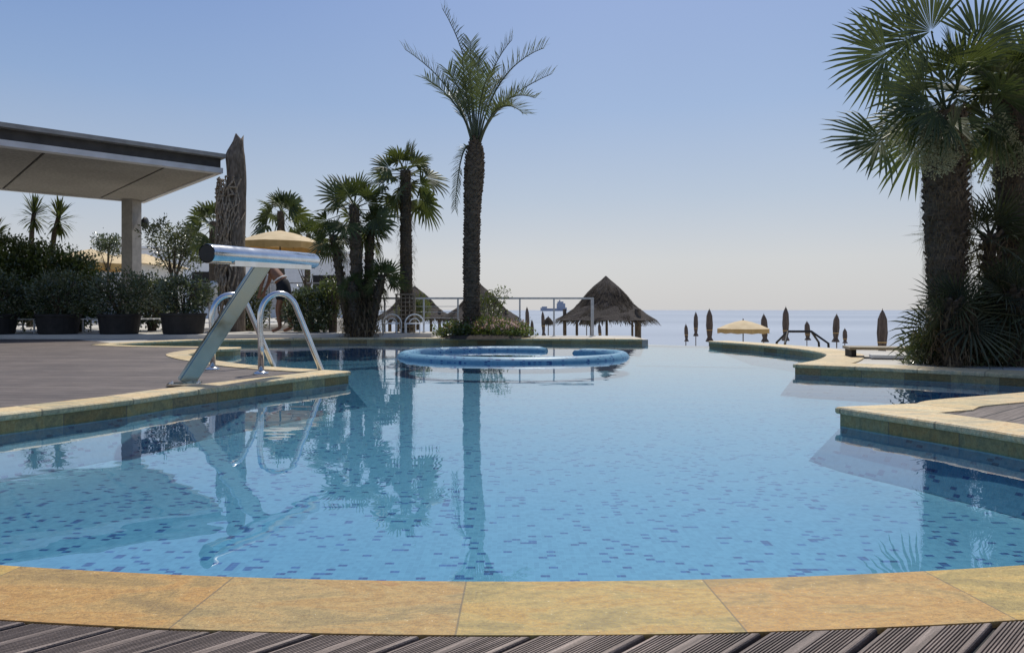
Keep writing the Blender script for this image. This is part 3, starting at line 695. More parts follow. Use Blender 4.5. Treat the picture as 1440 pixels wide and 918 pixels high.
# dark multi-stemmed clump
def clump(name, label, cx, cy, z0, stems, seed, skirt=500):
    rng = random.Random(seed); t_ = thing(name, (cx, cy, z0), label, 'palm tree')
    mt = MB(); mf = MB(); mc = MB()
    for (tx, ty, tz, r, n, pet, L, bl, el0) in stems:
        b = Vector((cx + (tx - cx) * 0.35, cy + (ty - cy) * 0.4, z0)); t = Vector((tx, ty, tz))
        trunk(mt, b, t, r * 1.25, r * 0.9, rng, 18, 10, 0.1); wv = lambda q, r=r: r * 1.2 - 0.3 * r * q
        stubs(mt, b, t, wv, rng, 16, 7, 0.1, 0.05, 0.8); fibres(mf, b, t, wv, rng, 260, 0.28, 0.008)
        fan_crown(mc, t, n, pet, L, rng, el0, 80, 0.9, bl, tipdroop=0.10, wd=0.9)
    if skirt:
        for i in range(skirt):      # dead leaf bases and straw round the foot
            a = rng.uniform(0, 2 * math.pi); rr = rng.uniform(0.3, 0.58); z = z0 + rng.random() ** 1.2 * 1.15
            k = 1 - 0.35 * (z - z0)
            p = Vector((cx + math.cos(a) * rr * k, cy + math.sin(a) * rr * 0.7 * k, z)); o = Vector((math.cos(a), math.sin(a), 0)); s = Vector((-o.y, o.x, 0))
            l = rng.uniform(0.15, 0.4); w = rng.uniform(0.008, 0.03); q = p + o * l * 0.35 + Vector((0, 0, l * rng.uniform(-0.8, 0.9)))
            if q.z < z0: q.z = z0
            mf.add([p - s * w, p + s * w, q], [(0, 1, 2)])
    mt.build('trunk', M['bark_fan'], t_); mf.build('trunk_fibre', M['fibre'], t_); mc.build('crown', M['fan_leaf'], t_)
    return t_
Dc = 16.15
def S(px, py, d, r, n, pet, L, bl, el0): q = P(px, py, d); return (q.x, q.y, q.z, r, n, pet, L, bl, el0)
c_ = P(508, 470, Dc)
clump('fan_palm_clump', 'dark clump of bushy fan palms on many stems at the back edge of the pool', c_.x, Dc, -0.01,
      [S(498, 288, Dc + 0.1, 0.13, 18, 0.55, 0.66, 18, -30), S(468, 330, Dc + 0.3, 0.10, 12, 0.25, 0.5, 16, -70), S(537, 388, Dc - 0.1, 0.10, 14, 0.22, 0.45, 17, -25), S(522, 318, Dc + 0.5, 0.10, 9, 0.25, 0.5, 16, -60),
       S(495, 400, Dc - 0.2, 0.14, 12, 0.2, 0.3, 18, -60), S(512, 420, Dc, 0.16, 10, 0.2, 0.3, 18, -40)], 21, 900)

# right-hand palms
Dr = 8.15
br = P(1332, 515, Dr); br.z = -0.01; tr_ = P(1330, 160, Dr)
rng = random.Random(31)
t_ = thing('hairy_fan_palm', br, 'big fan palm with thick hairy trunk, left one of the two at the right', 'palm tree')
wv = lambda t: 0.17 + 0.02 * t + 0.035 * math.exp(-((t - 0.62) / 0.22) ** 2)
m = MB(); trunk(m, br, tr_, .25, .25, rng, 46, 18, 0.07, waves=wv, bend=-0.02); stubs(m, br, tr_, wv, rng, 44, 12, 0.1, 0.04, 0.7)
m.build('trunk', M['bark_fan'], t_)
m = MB(); fibres(m, br, tr_, wv, rng, 6000, 0.13, 0.003, down=0.9); m.build('trunk_fibre', M['fibre'], t_)
m = MB(); top = Vector(tr_)
fan_crown(m, P(1345, 120, Dr), 14, 0.5, 0.80, rng, -35, 84, 0.8, 24, wd=0.8, spread=92, tipdroop=0.10)
for (hx, hy, hd, tx, ty, td, L, bl) in [
        (1248, 76, 7.9, 1172, 84, 7.8, 0.82, 26), (1285, 55, 8.2, 1220, 30, 8.2, 0.85, 26), (1240, 196, 7.9, 1172, 203, 7.8, 0.74, 22), (1300, 135, 7.7, 1240, 120, 7.5, 0.85, 28),
        (1318, 155, 7.6, 1265, 160, 7.4, 0.7, 28), (1340, 185, 7.6, 1335, 150, 7.2, 0.55, 26), (1375, 60, 8.1, 1405, 20, 8.1, 0.8, 26), (1310, 45, 8.1, 1290, 5, 8.0, 0.8, 26)]:
    a = P(hx, hy, hd); b = P(tx, ty, td)
    m.tube([top, top.lerp(a, 0.5) + Vector((0, 0, 0.08)), a], [0.018, 0.012, 0.009], 5)
    e = (b - a).normalized()
    fan_leaf(m, a - e * 0.02, e, 0.03, L, rng, bl, 84, 0.05, 0.10, 0.85, face=Vector((rng.uniform(-.35, .35), -1, rng.uniform(-.1, .7))))
m.build('crown', M['fan_leaf'], t_)
m = MB()
for (x, y, d, n) in ((1290, 205, 7.8, 1500), (1318, 222, 7.7, 1700), (1345, 200, 7.8, 1200), (1270, 190, 7.9, 500), (1300, 180, 7.7, 700)):
    leaf_cloud(m, P(x, y, d), (0.20, 0.2, 0.19), n, rng, 0.026, 0.6, clump=5)
m.build('blossom', M['inflo'], t_)

# second, further right
Dq = 8.5
bq = P(1432, 515, Dq); bq.z = -0.01; tq = P(1425, 130, Dq)
rng = random.Random(37)
t_ = thing('hairy_fan_palm', bq, 'rightmost hairy fan palm, cut by the right photo edge', 'palm tree')
wv = lambda t: 0.19 + 0.03 * t
m = MB(); trunk(m, bq, tq, .2, .2, rng, 40, 14, 0.08); stubs(m, bq, tq, wv, rng, 36, 9, 0.1, 0.04, 0.7); m.build('trunk', M['bark_fan'], t_)
m = MB(); fibres(m, bq, tq, wv, rng, 3000, 0.13, 0.0035); m.build('trunk_fibre', M['fibre'], t_)
m = MB(); fan_crown(m, Vector(tq), 22, 0.55, 0.75, rng, -35, 80, 1.0, 24, wd=0.95, spread=95, tipdroop=0.12)
m.build('crown', M['fan_leaf'], t_)
m = MB()
for (x, y, n) in ((1410, 205, 900), (1430, 225, 900), (1395, 185, 500), (1390, 235, 300)): leaf_cloud(m, P(x, y, 8.2), (0.17, 0.17, 0.2), n, rng, 0.026, 0.6, clump=5)
m.build('blossom', M['inflo'], t_)
# low young palms between them
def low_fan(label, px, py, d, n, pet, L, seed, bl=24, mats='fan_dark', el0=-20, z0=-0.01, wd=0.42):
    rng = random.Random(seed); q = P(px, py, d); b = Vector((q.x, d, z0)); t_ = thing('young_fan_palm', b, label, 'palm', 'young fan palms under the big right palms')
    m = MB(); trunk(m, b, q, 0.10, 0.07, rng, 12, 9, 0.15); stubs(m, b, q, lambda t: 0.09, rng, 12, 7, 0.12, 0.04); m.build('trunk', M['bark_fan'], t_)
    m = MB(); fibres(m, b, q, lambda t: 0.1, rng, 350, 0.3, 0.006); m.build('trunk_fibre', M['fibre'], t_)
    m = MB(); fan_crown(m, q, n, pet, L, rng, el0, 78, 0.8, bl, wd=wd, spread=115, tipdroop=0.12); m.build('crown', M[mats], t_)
low_fan('young spiky fan palm in front of the thick hairy trunk, blades sticking out left', 1338, 425, 7.8, 11, 0.2, 0.56, 51, 20, el0=-45)
low_fan('young fan palm with green blades between the two hairy trunks, highest of the young ones', 1392, 330, 8.35, 18, 0.3, 0.6, 52, 24)
low_fan('young fan palm low at the right photo edge beside the rightmost trunk', 1425, 410, 7.9, 18, 0.25, 0.55, 53, 24, el0=-50)
low_fan('young fan palm in the dark centre between the two hairy trunks, near the ground', 1375, 440, 8.1, 20, 0.2, 0.5, 54, 24, el0=-50)
# dry foot mound
rng = random.Random(61); q = P(1378, 515, 8.0)
t_ = thing('ground_shrub', (q.x, 8.1, -0.01), 'dense dark straw and undergrowth at the feet of the right palms', 'shrub')
m = MB(); leaf_cloud(m, (q.x, 8.15, -0.0), (0.72, 0.35, 0.55), 5000, rng, 0.11, 0.22, lo=0, clump=6); m.build('foliage', M['shrub'], t_)
m = MB()
for i in range(1500):
    a = rng.uniform(0, 6.283); p = Vector((q.x + math.cos(a) * rng.uniform(0.2, 0.72), 8.1 + math.sin(a) * rng.uniform(0.1, 0.35), rng.random() ** 1.5 * 0.7)); e = p + Vector((rng.gauss(0, .08), rng.gauss(0, .08), rng.uniform(-.25, .25)))
    e.z = max(0, e.z); s = Vector((rng.gauss(0, 1), rng.gauss(0, 1), 0)).normalized() * 0.006; m.add([p - s, p + s, e], [(0, 1, 2)])
m.build('straw', M['fibre'], t_)
q = P(1308, 508, 8.9); t_ = thing('ground_shrub', (q.x, 8.9, 0), 'small light green plant at the left foot of the thick hairy palm', 'shrub')
m = MB(); leaf_cloud(m, (q.x, 8.9, 0.03), (0.3, 0.25, 0.22), 900, rng, 0.05, 0.5, lo=0); m.build('foliage', M['hedge'], t_)
m = MB(); m.lathe((q.x, 8.9, -0.01), [(0.2, 0), (0.17, 0.04), (0.01, 0.06)], 12); m.build('stem', M['stem'], t_)

# ---------------------------------------------------------------- far palms at the left
for (px, ty, d, n, L, seed, lab) in ((395, 297, 33, 20, 1.0, 71, 'distant fan palm showing above the beige parasol'), (300, 312, 31, 18, 0.95, 72, 'distant fan palm half hidden behind the vine wrapped column')):
    q = P(px, ty, d); fan_palm('distant_fan_palm', lab, Vector((q.x, d, 0.08)), q, 0.2, 0.17, n, 0.75, L, seed, blades=14, fib=0, el0=-60, stub=0, tipdroop=0.25, group='distant fan palms')
q = P(434, 330, 27); fan_palm('distant_fan_palm', 'thin pale feathery palm right of the beige parasol', Vector((q.x - 0.1, 27, 0.08)), q, 0.12, 0.1, 18, 0.4, 0.7, 73, blades=14, fib=0, el0=-60, stub=0, group='distant fan palms')
# spiky dracaenas
def dracaena(label, px, py, d, bx, seed, L):
    rng = random.Random(seed); q = P(px, py, d); b = P(bx, 400, d); t_ = thing('dracaena', (b.x, d, 0.08), label, 'spiky tree', 'spiky dracaenas')
    m = MB(); m.tube([(b.x, d, 0.08), (b.x, d, q.z * 0.5), (b.x + (q.x - b.x) * .5, d, q.z * .85), q], [0.1, 0.08, 0.07, 0.06], 8); m.build('trunk', M['bark_fan'], t_)
    m = MB()
    for i in range(90):
        el = R(85 - 150 * (i / 90)); dd = dirv(rng.uniform(0, 6.28), el); s = dd.cross(Vector((0, 0, 1))).normalized() * 0.03; l = L * rng.uniform(0.7, 1.1) * (0.75 if el < -0.3 else 1)
        a = q - Vector((0, 0, 0.3 * i / 90)); md = a + dd * l * 0.6; e = a + dd * l - Vector((0, 0, 0.12 * l)); m.add([a - s * .5, a + s * .5, md + s, md - s, e], [(0, 1, 2, 3), (3, 2, 4)])
    m.build('crown', M['fan_leaf'], t_)
dracaena('left of the two thin spiky topped dracaenas rising above the hedge', 48, 298, 22, 42, 81, 0.75)
dracaena('right of the two thin spiky topped dracaenas, leaning right above the hedge', 83, 303, 21, 70, 82, 0.75)
q = P(-3, 322, 20); dracaena('spiky dracaena at the left photo edge above the hedge, only its leaf tips showing', -6, 325, 20, -8, 83, 0.6)

# ---------------------------------------------------------------- trees and planters at the left
def shrub_pot(label, px, d, wpx, seed, rad, zc, leaf='shrub', n=4200, size=0.075, pot=(0.44, 0.46)):
    rng = random.Random(seed); q = P(px, 470, d); x = q.x; t_ = thing('planter', (x, d, 0.08), label, 'planter', 'dark planters with shrubs in the shade')
    hw, hh = pot; m = MB(); vs = []
    prof = [(hw * 0.86, 0), (hw * 0.9, 0.03), (hw, hh - 0.06), (hw * 1.06, hh - 0.055), (hw * 1.06, hh), (hw * 0.96, hh), (hw * 0.94, hh - 0.07), (0.01, hh - 0.07)]
    m.lathe((x, d, 0.08), prof, 24); m.build('pot', M['pot'], t_)
    m = MB(); m.tube([(x, d, 0.4), (x + .02, d, zc)], [0.04, 0.02], 6)
    for i in range(9):
        a = rng.uniform(0, 6.28); m.tube([(x, d, 0.45), (x + math.cos(a) * rad[0] * .4, d + math.sin(a) * rad[1] * .4, zc), (x + math.cos(a) * rad[0] * .75, d + math.sin(a) * rad[1] * .7, zc + rad[2] * rng.uniform(.1, .7))], [0.02, 0.012, 0.006], 5)
    m.build('stem', M['stem'], t_)
    m = MB(); leaf_cloud(m, (x, d, zc), rad, n, rng, size, 0.4); m.build('foliage', M[leaf], t_)
shrub_pot('dark planter with a dense shrub, second from the left below the hedge', 82, 15.7, 70, 91, (0.62, 0.5, 0.55), 0.95)
shrub_pot('dark planter with a pointed leafy shrub, in the middle under the round-topped grey post', 168, 15.75, 65, 92, (0.68, 0.5, 0.50), 1.0)
shrub_pot('dark planter with a rounded shrub, nearest to the steel fountain', 258, 15.8, 60, 93, (0.62, 0.48, 0.46), 0.98, pot=(0.48, 0.48))
shrub_pot('dark planter at the left photo edge, cut by the frame', -8, 15.6, 60, 94, (0.6, 0.5, 0.55), 0.95)
def bush(name, label, px, d, rad, zc, seed, leaf='hedge', n=9000, size=0.09, group=None):
    rng = random.Random(seed); x = P(px, 470, d).x; t_ = thing(name, (x, d, 0.08), label, 'bush', group)
    m = MB()
    for i in range(9):
        a = rng.uniform(0, 6.28); m.tube([(x + math.cos(a) * .1, d, 0.06), (x + math.cos(a) * rad[0] * .4, d + math.sin(a) * rad[1] * .4, zc * 0.7), (x + math.cos(a) * rad[0] * .7, d + math.sin(a) * rad[1] * .7, zc + rad[2] * .4)], [0.04, 0.025, 0.01], 6)
    m.build('stem', M['stem'], t_); m = MB(); leaf_cloud(m, (x, d, zc), rad, n, rng, size, 0.5); m.build('foliage', M[leaf], t_)
G1 = 'tall bushes of the hedge behind the planters'
bush('hedge_bush', 'tall dark bush at the left photo edge, highest part of the hedge', 5, 17.2, (1.1, 0.8, 1.1), 1.45, 101, n=12000, group=G1)
bush('hedge_bush', 'tall dark bush of the hedge just right of the one at the photo edge', 62, 17.3, (0.95, 0.8, 1.0), 1.33, 102, n=10000, group=G1)
bush('hedge_bush', 'lower right end bush of the hedge, by the beige pavilion roof', 108, 17.2, (0.55, 0.6, 0.95), 1.15, 103, n=6000, group=G1)
bush('low_bush', 'low bush in the shade between the middle planter and the fountain side planter', 212, 18.0, (0.5, 0.5, 0.65), 0.85, 104, 'shrub', 3500, group='low bushes behind the planters')
bush('low_bush', 'spreading dark bush right of the bending person', 440, 17.0, (0.62, 0.5, 0.55), 0.62, 105, 'shrub', 5500, 0.08, group='low bushes behind the planters')
bush('low_bush', 'yellow green bush beside the clump of fan palms, behind the pool ladder', 466, 16.9, (0.3, 0.3, 0.42), 1.0, 106, 'hedge', 1500, 0.07, group='low bushes behind the planters')
bush('low_bush', 'dark bush behind the vine wrapped column, left of the bending person', 352, 19.2, (0.5, 0.4, 0.55), 0.7, 107, 'shrub', 3000, 0.08, group='low bushes behind the planters')
bush('low_bush', 'low bush at the right side of the bending person, behind the leaning trunk', 420, 18.4, (0.4, 0.4, 0.5), 0.65, 108, 'shrub', 2400, 0.08, group='low bushes behind the planters')
def small_tree(label, px, py, d, rad, seed, n, stems, leaf='shrub', size=0.09):
    rng = random.Random(seed); q = P(px, py, d); t_ = thing('small_tree', (q.x, d, 0.08), label, 'tree')
    m = MB()
    for (ox, hx) in stems:
        m.tube([(q.x + ox, d, 0.08), (q.x + ox * 0.6, d, q.z * 0.6), (q.x + hx, d, q.z - rad[2] * 0.2)], [0.06, 0.045, 0.02], 6)
        for i in range(4): m.tube([(q.x + ox * 0.5, d, q.z * 0.65), (q.x + hx + rng.uniform(-1, 1) * rad[0] * .7, d + rng.uniform(-.3, .3), q.z + rng.uniform(-.3, .7) * rad[2])], [0.022, 0.008], 5)
    m.build('trunk', M['stem'], t_)
    m = MB()
    for i in range(9):
        c = q + Vector((rng.uniform(-.75, .75) * rad[0], rng.uniform(-.6, .6) * rad[1], rng.uniform(-.75, .75) * rad[2]))
        leaf_cloud(m, c, (rad[0] * .42, rad[1] * .42, rad[2] * .36), n // 9, rng, size, 0.45)
    m.build('crown', M[leaf], t_)
small_tree('small open crowned tree with thin forked stem, just right of the grey post', 241, 347, 19.5, (0.72, 0.6, 0.66), 111, 2600, ((0.05, -0.1), (0.2, 0.3)))
small_tree('small round headed tree far behind, left of the grey post', 152, 345, 26, (0.6, 0.5, 0.38), 112, 1800, ((0.0, 0.0),))
q = P(590, 435, 19.5)
small_tree('small potted tree with a red tinged crown in front of the left thatched hut', 588, 432, 18.9, (0.52, 0.4, 0.38), 113, 2200, ((0.0, 0.0),), 'hedge', 0.06)
small_tree('bare leaning trunk with a few twigs, right of the bending person', 436, 385, 19.0, (0.3, 0.3, 0.35), 114, 120, ((-0.1, -0.15),), 'shrub', 0.05)

# ---------------------------------------------------------------- driftwood column with vines
rng = random.Random(121); Dp = 17.5; bc = P(326, 470, Dp); bc.z = 0.08
t_ = thing('driftwood_column', bc, 'gnarled driftwood column wrapped in dry vines, standing at the corner of the flat roof', 'column')
m = MB(); k = 15; rows = 40; vs = []
for i in range(rows + 1):
    t = i / rows; z = 0.08 + t * (P(340, 193, Dp).z - 0.08)
    cx = bc.x + 0.10 + (0.11 * (t - 0.91) / 0.09 if t > 0.91 else 0)
    for j in range(k):
        a = 2 * math.pi * j / k; r = 0.235 * (1 + 0.18 * mnoise.noise(Vector((math.cos(a) * 1.3, math.sin(a) * 1.3, z * 1.1)))) * (1 - 0.55 * max(0, (t - 0.91) / 0.09) ** 0.8)
        r *= 1 + 0.08 * math.sin(3 * a + z * 2)
        top_j = 0.08 * math.sin(a * 2) if i == rows else 0
        vs.append((cx + r * math.cos(a), Dp + r * math.sin(a), z + top_j))
m.add(vs, [(i * k + j, i * k + (j + 1) % k, (i + 1) * k + (j + 1) % k, (i + 1) * k + j) for i in range(rows) for j in range(k)] + [tuple(rows * k + j for j in range(k))])
m.build('post', M['drift'], t_, True)
m = MB()
for i in range(130):
    z = rng.uniform(0.1, 3.6); a = rng.uniform(1.9, 5.4); ln = rng.uniform(0.8, 2.6); da = rng.uniform(-1.3, 1.3); pts = []
    r = 0.285 + rng.uniform(-0.02, 0.06)
    for s in range(8):
        u = s / 7; zz = min(4.0 - 0.5 * abs(math.sin(i * 1.7)) ** 2, z + ln * u); aa = a + da * u + 0.3 * math.sin(u * 7 + i)
        rr = r + 0.05 * math.sin(u * 9 + i)
        pts.append((bc.x - 0.02 + rr * math.cos(aa), Dp + rr * math.sin(aa), zz))
    m.tube(pts, rng.uniform(0.012, 0.028), 5)
m.build('vine', M['vine'], t_)

# ---------------------------------------------------------------- flat roof (pergola)
c1 = P(307, 243, Dp); zS = c1.z
k_ = (zS - H) * F
def RP(px, py): d = k_ / (HY - py); return Vector(((px - 720) / F * d, d))
fr_ = RP(307, 243); bk = RP(200, 284.5)
u1 = (RP(0, 204.5) - fr_).normalized(); u2 = (bk - fr_)
t_ = thing('flat_roof', (fr_.x, fr_.y, 0.08), 'large flat roofed shade canopy with grey panelled underside and rectangular grey post', 'canopy')
LEN = 16.0; Wd = u2.length; e2 = u2.normalized()
def quad_prism(m, a, b, c, d, z0, z1, mi=0):
    vs = [(p.x, p.y, z) for p in (a, b, c, d) for z in (z0, z1)]
    m.add(vs, [(0, 2, 4, 6), (1, 7, 5, 3), (0, 1, 3, 2), (2, 3, 5, 4), (4, 5, 7, 6), (6, 7, 1, 0)], mi)
def pt(a, b): return fr_ + u1 * a + e2 * b
sm = [(RP(q, 243 - (307 - q) * 38.5 / 307) - fr_).length for q in (235, 65)]; sm = [0.0] + sm + [sm[1] + 3.0, sm[1] + 6.0, LEN]
m = MB()
for x, x2 in zip(sm, sm[1:]): quad_prism(m, pt(x + 0.03, 0.12), pt(x2 - 0.03, 0.12), pt(x2 - 0.03, Wd - 0.12), pt(x + 0.03, Wd - 0.12), zS, zS + 0.05)
m.build('soffit', M['soffit'], t_)
m = MB(); quad_prism(m, pt(-0.02, -0.10), pt(LEN, -0.10), pt(LEN, Wd + 0.1), pt(-0.02, Wd + 0.1), zS + 0.06, zS + 0.34); m.build('roof_slab', M['roof_dark'], t_)
m = MB(); quad_prism(m, pt(-0.06, -0.16), pt(LEN, -0.16), pt(LEN, 0.1), pt(-0.06, 0.1), zS - 0.03, zS + 0.1)
quad_prism(m, pt(-0.06, 0.103), pt(0.06, 0.103), pt(0.06, Wd - 0.103), pt(-0.06, Wd - 0.103), zS - 0.03, zS + 0.055)
quad_prism(m, pt(-0.06, Wd - 0.1), pt(LEN, Wd - 0.1), pt(LEN, Wd + 0.04), pt(-0.06, Wd + 0.04), zS - 0.03, zS + 0.055)
m.build('edge_beam', M['roof_light'], t_)
m = MB(); quad_prism(m, pt(-0.1, -0.3), pt(LEN, -0.3), pt(LEN, Wd + 0.2), pt(-0.1, Wd + 0.2), zS + 0.343, zS + 0.44); m.build('roof_cap', M['post'], t_)
for a in (0.38, 12.0):
    m = MB(); pc = pt(a, Wd - 0.28); m.box((pc.x, pc.y, zS / 2 + 0.02), (0.47, 0.36, zS - 0.05), math.atan2(u1.y, u1.x) + R(45)); m.build('post', M['post'], t_)
pc = pt(0.38, Wd - 0.28); q = P(204, 314, pc.y - 0.15)
t_ = thing('loudspeaker', q, 'small round black loudspeaker fixed to the right side of the grey post', 'loudspeaker')
m = MB(); prof = [(0.01, -0.09), (0.12, -0.07), (0.17, 0.0), (0.15, 0.05), (0.01, 0.07)]
vs = []; n = 16
for (r, x) in prof:
    for j in range(n): a = 2 * math.pi * j / n; vs.append((q.x + x, q.y + r * math.cos(a), q.z + r * 1.2 * math.sin(a)))
m.add(vs, [(i * n + j, i * n + (j + 1) % n, (i + 1) * n + (j + 1) % n, (i + 1) * n + j) for i in range(4) for j in range(n)]); m.build('case', M['black'], t_, True)
m = MB(); m.tube([(q.x - 0.12, q.y, q.z), (q.x - 0.02, q.y, q.z)], 0.03, 8); m.build('bracket', M['black'], t_)

# ---------------------------------------------------------------- steel waterfall spout
L_ = P(291, 356.5, 5.4); R_ = P(441, 367, 7.0)
bs = Vector((-2.80, 5.74, 0.0))
t_ = thing('waterfall_spout', bs, 'polished steel waterfall spout, a fat pipe on one leaning strut', 'pool fountain')
ax = (R_ - L_).normalized(); sd = ax.cross(Vector((0, 0, 1))).normalized(); upv = sd.cross(ax)
m = MB(); m.tube([L_, L_ + ax * 0.004, R_ - ax * 0.02, R_], [0.0755, 0.077, 0.077, 0.072], 32, cap=False)
m.tube([L_ + ax * 0.01, L_ + ax * 0.02], 0.071, 32)
m.tube([R_ - ax * 0.012, R_ - ax * 0.002], 0.068, 32); pipe_ = m.build('pipe', M['steel'], t_, True)
bpy.context.view_layer.update()
m = MB(); m.tube([L_ - ax * 0.003, L_ + ax * 0.001], 0.068, 32); m.build('end_cap', M['black'], pipe_)
m = MB(); c = (L_ + R_) / 2 + sd * 0.035 - upv * 0.07
rot = Matrix((ax, sd, upv)).transposed(); m.box(c + ax * 0.06, ((R_ - L_).length - 0.42, 0.05, 0.045), tilt=rot); m.build('outlet_slot', M['steel'], pipe_)
tp = P(372, 378, 6.15); tp = L_ + ax * ((tp - L_).dot(ax))
tp = tp - upv * 0.05
bb = Vector((-2.76, 5.76, 0.01)); axs = (tp - bb).normalized(); s2 = Vector((0.72, 0.60, 0)).normalized(); s2 = (s2 - axs * s2.dot(axs)).normalized(); s3 = axs.cross(s2)
m = MB(); rot = Matrix((s2, s3, axs)).transposed(); m.box((bb + tp) / 2, (0.135, 0.075, (tp - bb).length), tilt=rot)
bm = bmesh.new(); o = m.build('strut', M['steel_strut'], t_); bm.from_mesh(o.data); bmesh.ops.bevel(bm, geom=bm.edges[:], offset=0.012, segments=3, affect='EDGES'); bm.to_mesh(o.data); bm.free()
m = MB(); m.box((bb.x + 0.0, bb.y, 0.010), (0.26, 0.2, 0.012), R(20)); bp_ = m.build('base_plate', M['steel'], t_)
for sx, sy in ((-1, -1), (1, -1), (1, 1), (-1, 1)):
    c = Vector((bb.x, bb.y, 0.016)) + Matrix.Rotation(R(20), 3, 'Z') @ Vector((sx * 0.105, sy * 0.075, 0)); m = MB(); m.lathe(c, [(0.011, 0), (0.011, 0.006), (0.007, 0.010), (0.0005, 0.011)], 8); m.build('bolt', M['steel'], bp_)

# ---------------------------------------------------------------- pool ladder rails
def ladder(label, b, e, topz):
    b = Vector(b); e = Vector(e); t_ = thing('pool_handrail', b, label, 'handrail', 'curved steel pool handrails')
    h = (e - b); h.z = 0; pts = [Vector((b.x, b.y, 0.0)), Vector((b.x, b.y, topz * 0.35)), Vector((b.x - h.x * .02, b.y, topz * 0.62))]
    r = 0.24 * h.length
    for i in range(0, 13):
        a = math.pi - math.pi * 0.82 * i / 12; pts.append(Vector((b.x, b.y, 0)) + h * (0.24 + 0.25 * math.cos(a) ) + Vector((0, 0, topz * 0.70 + topz * 0.30 * math.sin(a))))
    last = pts[-1]; tgt = Vector((e.x, e.y, -0.35))
    pts += [last.lerp(tgt, 0.33), last.lerp(tgt, 0.66), tgt]
    m = MB(); m.tube(pts, 0.029, 14); m.build('rail', M['steel'], t_, True)
    m = MB(); m.lathe((b.x, b.y, -0.004), [(0.075, 0), (0.075, 0.01), (0.045, 0.022), (0.028, 0.03)], 20); m.build('base_flange', M['steel'], t_, True)
g = G(367, 524.5); g2 = P(470, 521, 7.25)
ladder('nearer curved steel handrail of the pool ladder, arching from the deck into the water', (g.x, g.y, 0), (g2.x, g2.y, 0), 0.80)
g = G(299, 518.5); g2 = P(402, 516, 7.85)
ladder('further curved steel handrail of the pool ladder, partly behind the leaning strut', (g.x, g.y, 0), (g2.x, g2.y, 0), 0.80)

# ---------------------------------------------------------------- whirlpool bench ring
cx, cy, rr = 0.02, 11.1, 1.76
m = MB(); ring = []; nseg = 72; nr = 20
a0, a1 = R(68), R(398)       # opening at the far right
u = 0; prev = None
for i in range(nseg + 1):
    t = i / nseg; a = a0 + (a1 - a0) * t
    k = 1.0 + (0.08 * (1 - t / 0.12) * -1 if t < 0.12 else 0) - (0.22 * ((t - 0.9) / 0.1) ** 1.5 if t > 0.9 else 0)
    c = Vector((cx + rr * k * math.cos(a), cy + rr * 0.84 * k * math.sin(a), -0.15))
    o_ = Vector((math.cos(a), math.sin(a), 0)); rad = 0.12 * (1 if 0.012 < t < 0.988 else 0.75)
    if prev is not None: u += (c - prev).length
    prev = c
    for j in range(nr):
        b = 2 * math.pi * j / nr; q = c + o_ * rad * math.cos(b) + Vector((0, 0, rad * math.sin(b))); m.v.append(tuple(q)); m.uv.append((u, 0.12 * b))
m.f = [(i * nr + j, i * nr + (j + 1) % nr, (i + 1) * nr + (j + 1) % nr, (i + 1) * nr + j) for i in range(nseg) for j in range(nr)] + [tuple(range(nr)), tuple(nseg * nr + j for j in range(nr - 1, -1, -1))]
m.mi = [0] * len(m.f)
mo = m.build('whirlpool_ring', M['mosaic_uv'], None, True); tag(mo, 'blue mosaic ring of a whirlpool bench, open at the far side', 'whirlpool ring')

# ---------------------------------------------------------------- railing
Yr = 16.9; x0 = P(536, 420, Yr).x; x1 = P(835, 420, Yr).x; zr = P(700, 419.5, Yr).z
t_ = thing('guard_railing', (x0, Yr, 0), 'grey steel guard railing with one top rail, behind the flower bed', 'railing')
m = MB(); m.box(((x0 + x1) / 2, Yr, zr), (x1 - x0, 0.06, 0.045)); m.build('top_rail', M['rail_steel'], t_)
for px in (541, 596, 644, 731, 779, 833):
    m = MB(); x = P(px, 450, Yr).x; w = 0.075 if px == 833 else 0.04; z0 = 0.085 if px < 610 else -0.01
    m.box((x, Yr, (zr + z0) / 2 - 0.011), (w, 0.035, zr - z0 - 0.024)); m.box((x, Yr, z0 + 0.01), (w * 2, 0.09, 0.012)); m.build('post', M['rail_steel'], t_)
m = MB()
for i in range(4): m.box(((x0 + P(644, 0, Yr).x) / 2, Yr + 0.025, 0.3 + 0.14 * i), (P(644, 0, Yr).x - x0, 0.012, 0.012))
m.build('wire', M['rail_steel'], t_)
# thin rail behind the person
Y2 = 19.6; a = P(285, 398, Y2); b = P(520, 398, Y2)
t_ = thing('back_railing', (a.x, Y2, 0.08), 'thin metal railing behind the bending person on the upper terrace', 'railing')
m = MB(); m.box(((a.x + b.x) / 2, Y2, a.z), (b.x - a.x, 0.04, 0.035)); m.build('top_rail', M['rail_steel'], t_)
for i in range(6):
    m = MB(); x = a.x + (b.x - a.x) * i / 5; m.box((x, Y2, a.z / 2 + 0.02), (0.035, 0.035, a.z - 0.1)); m.build('post', M['rail_steel'], t_)

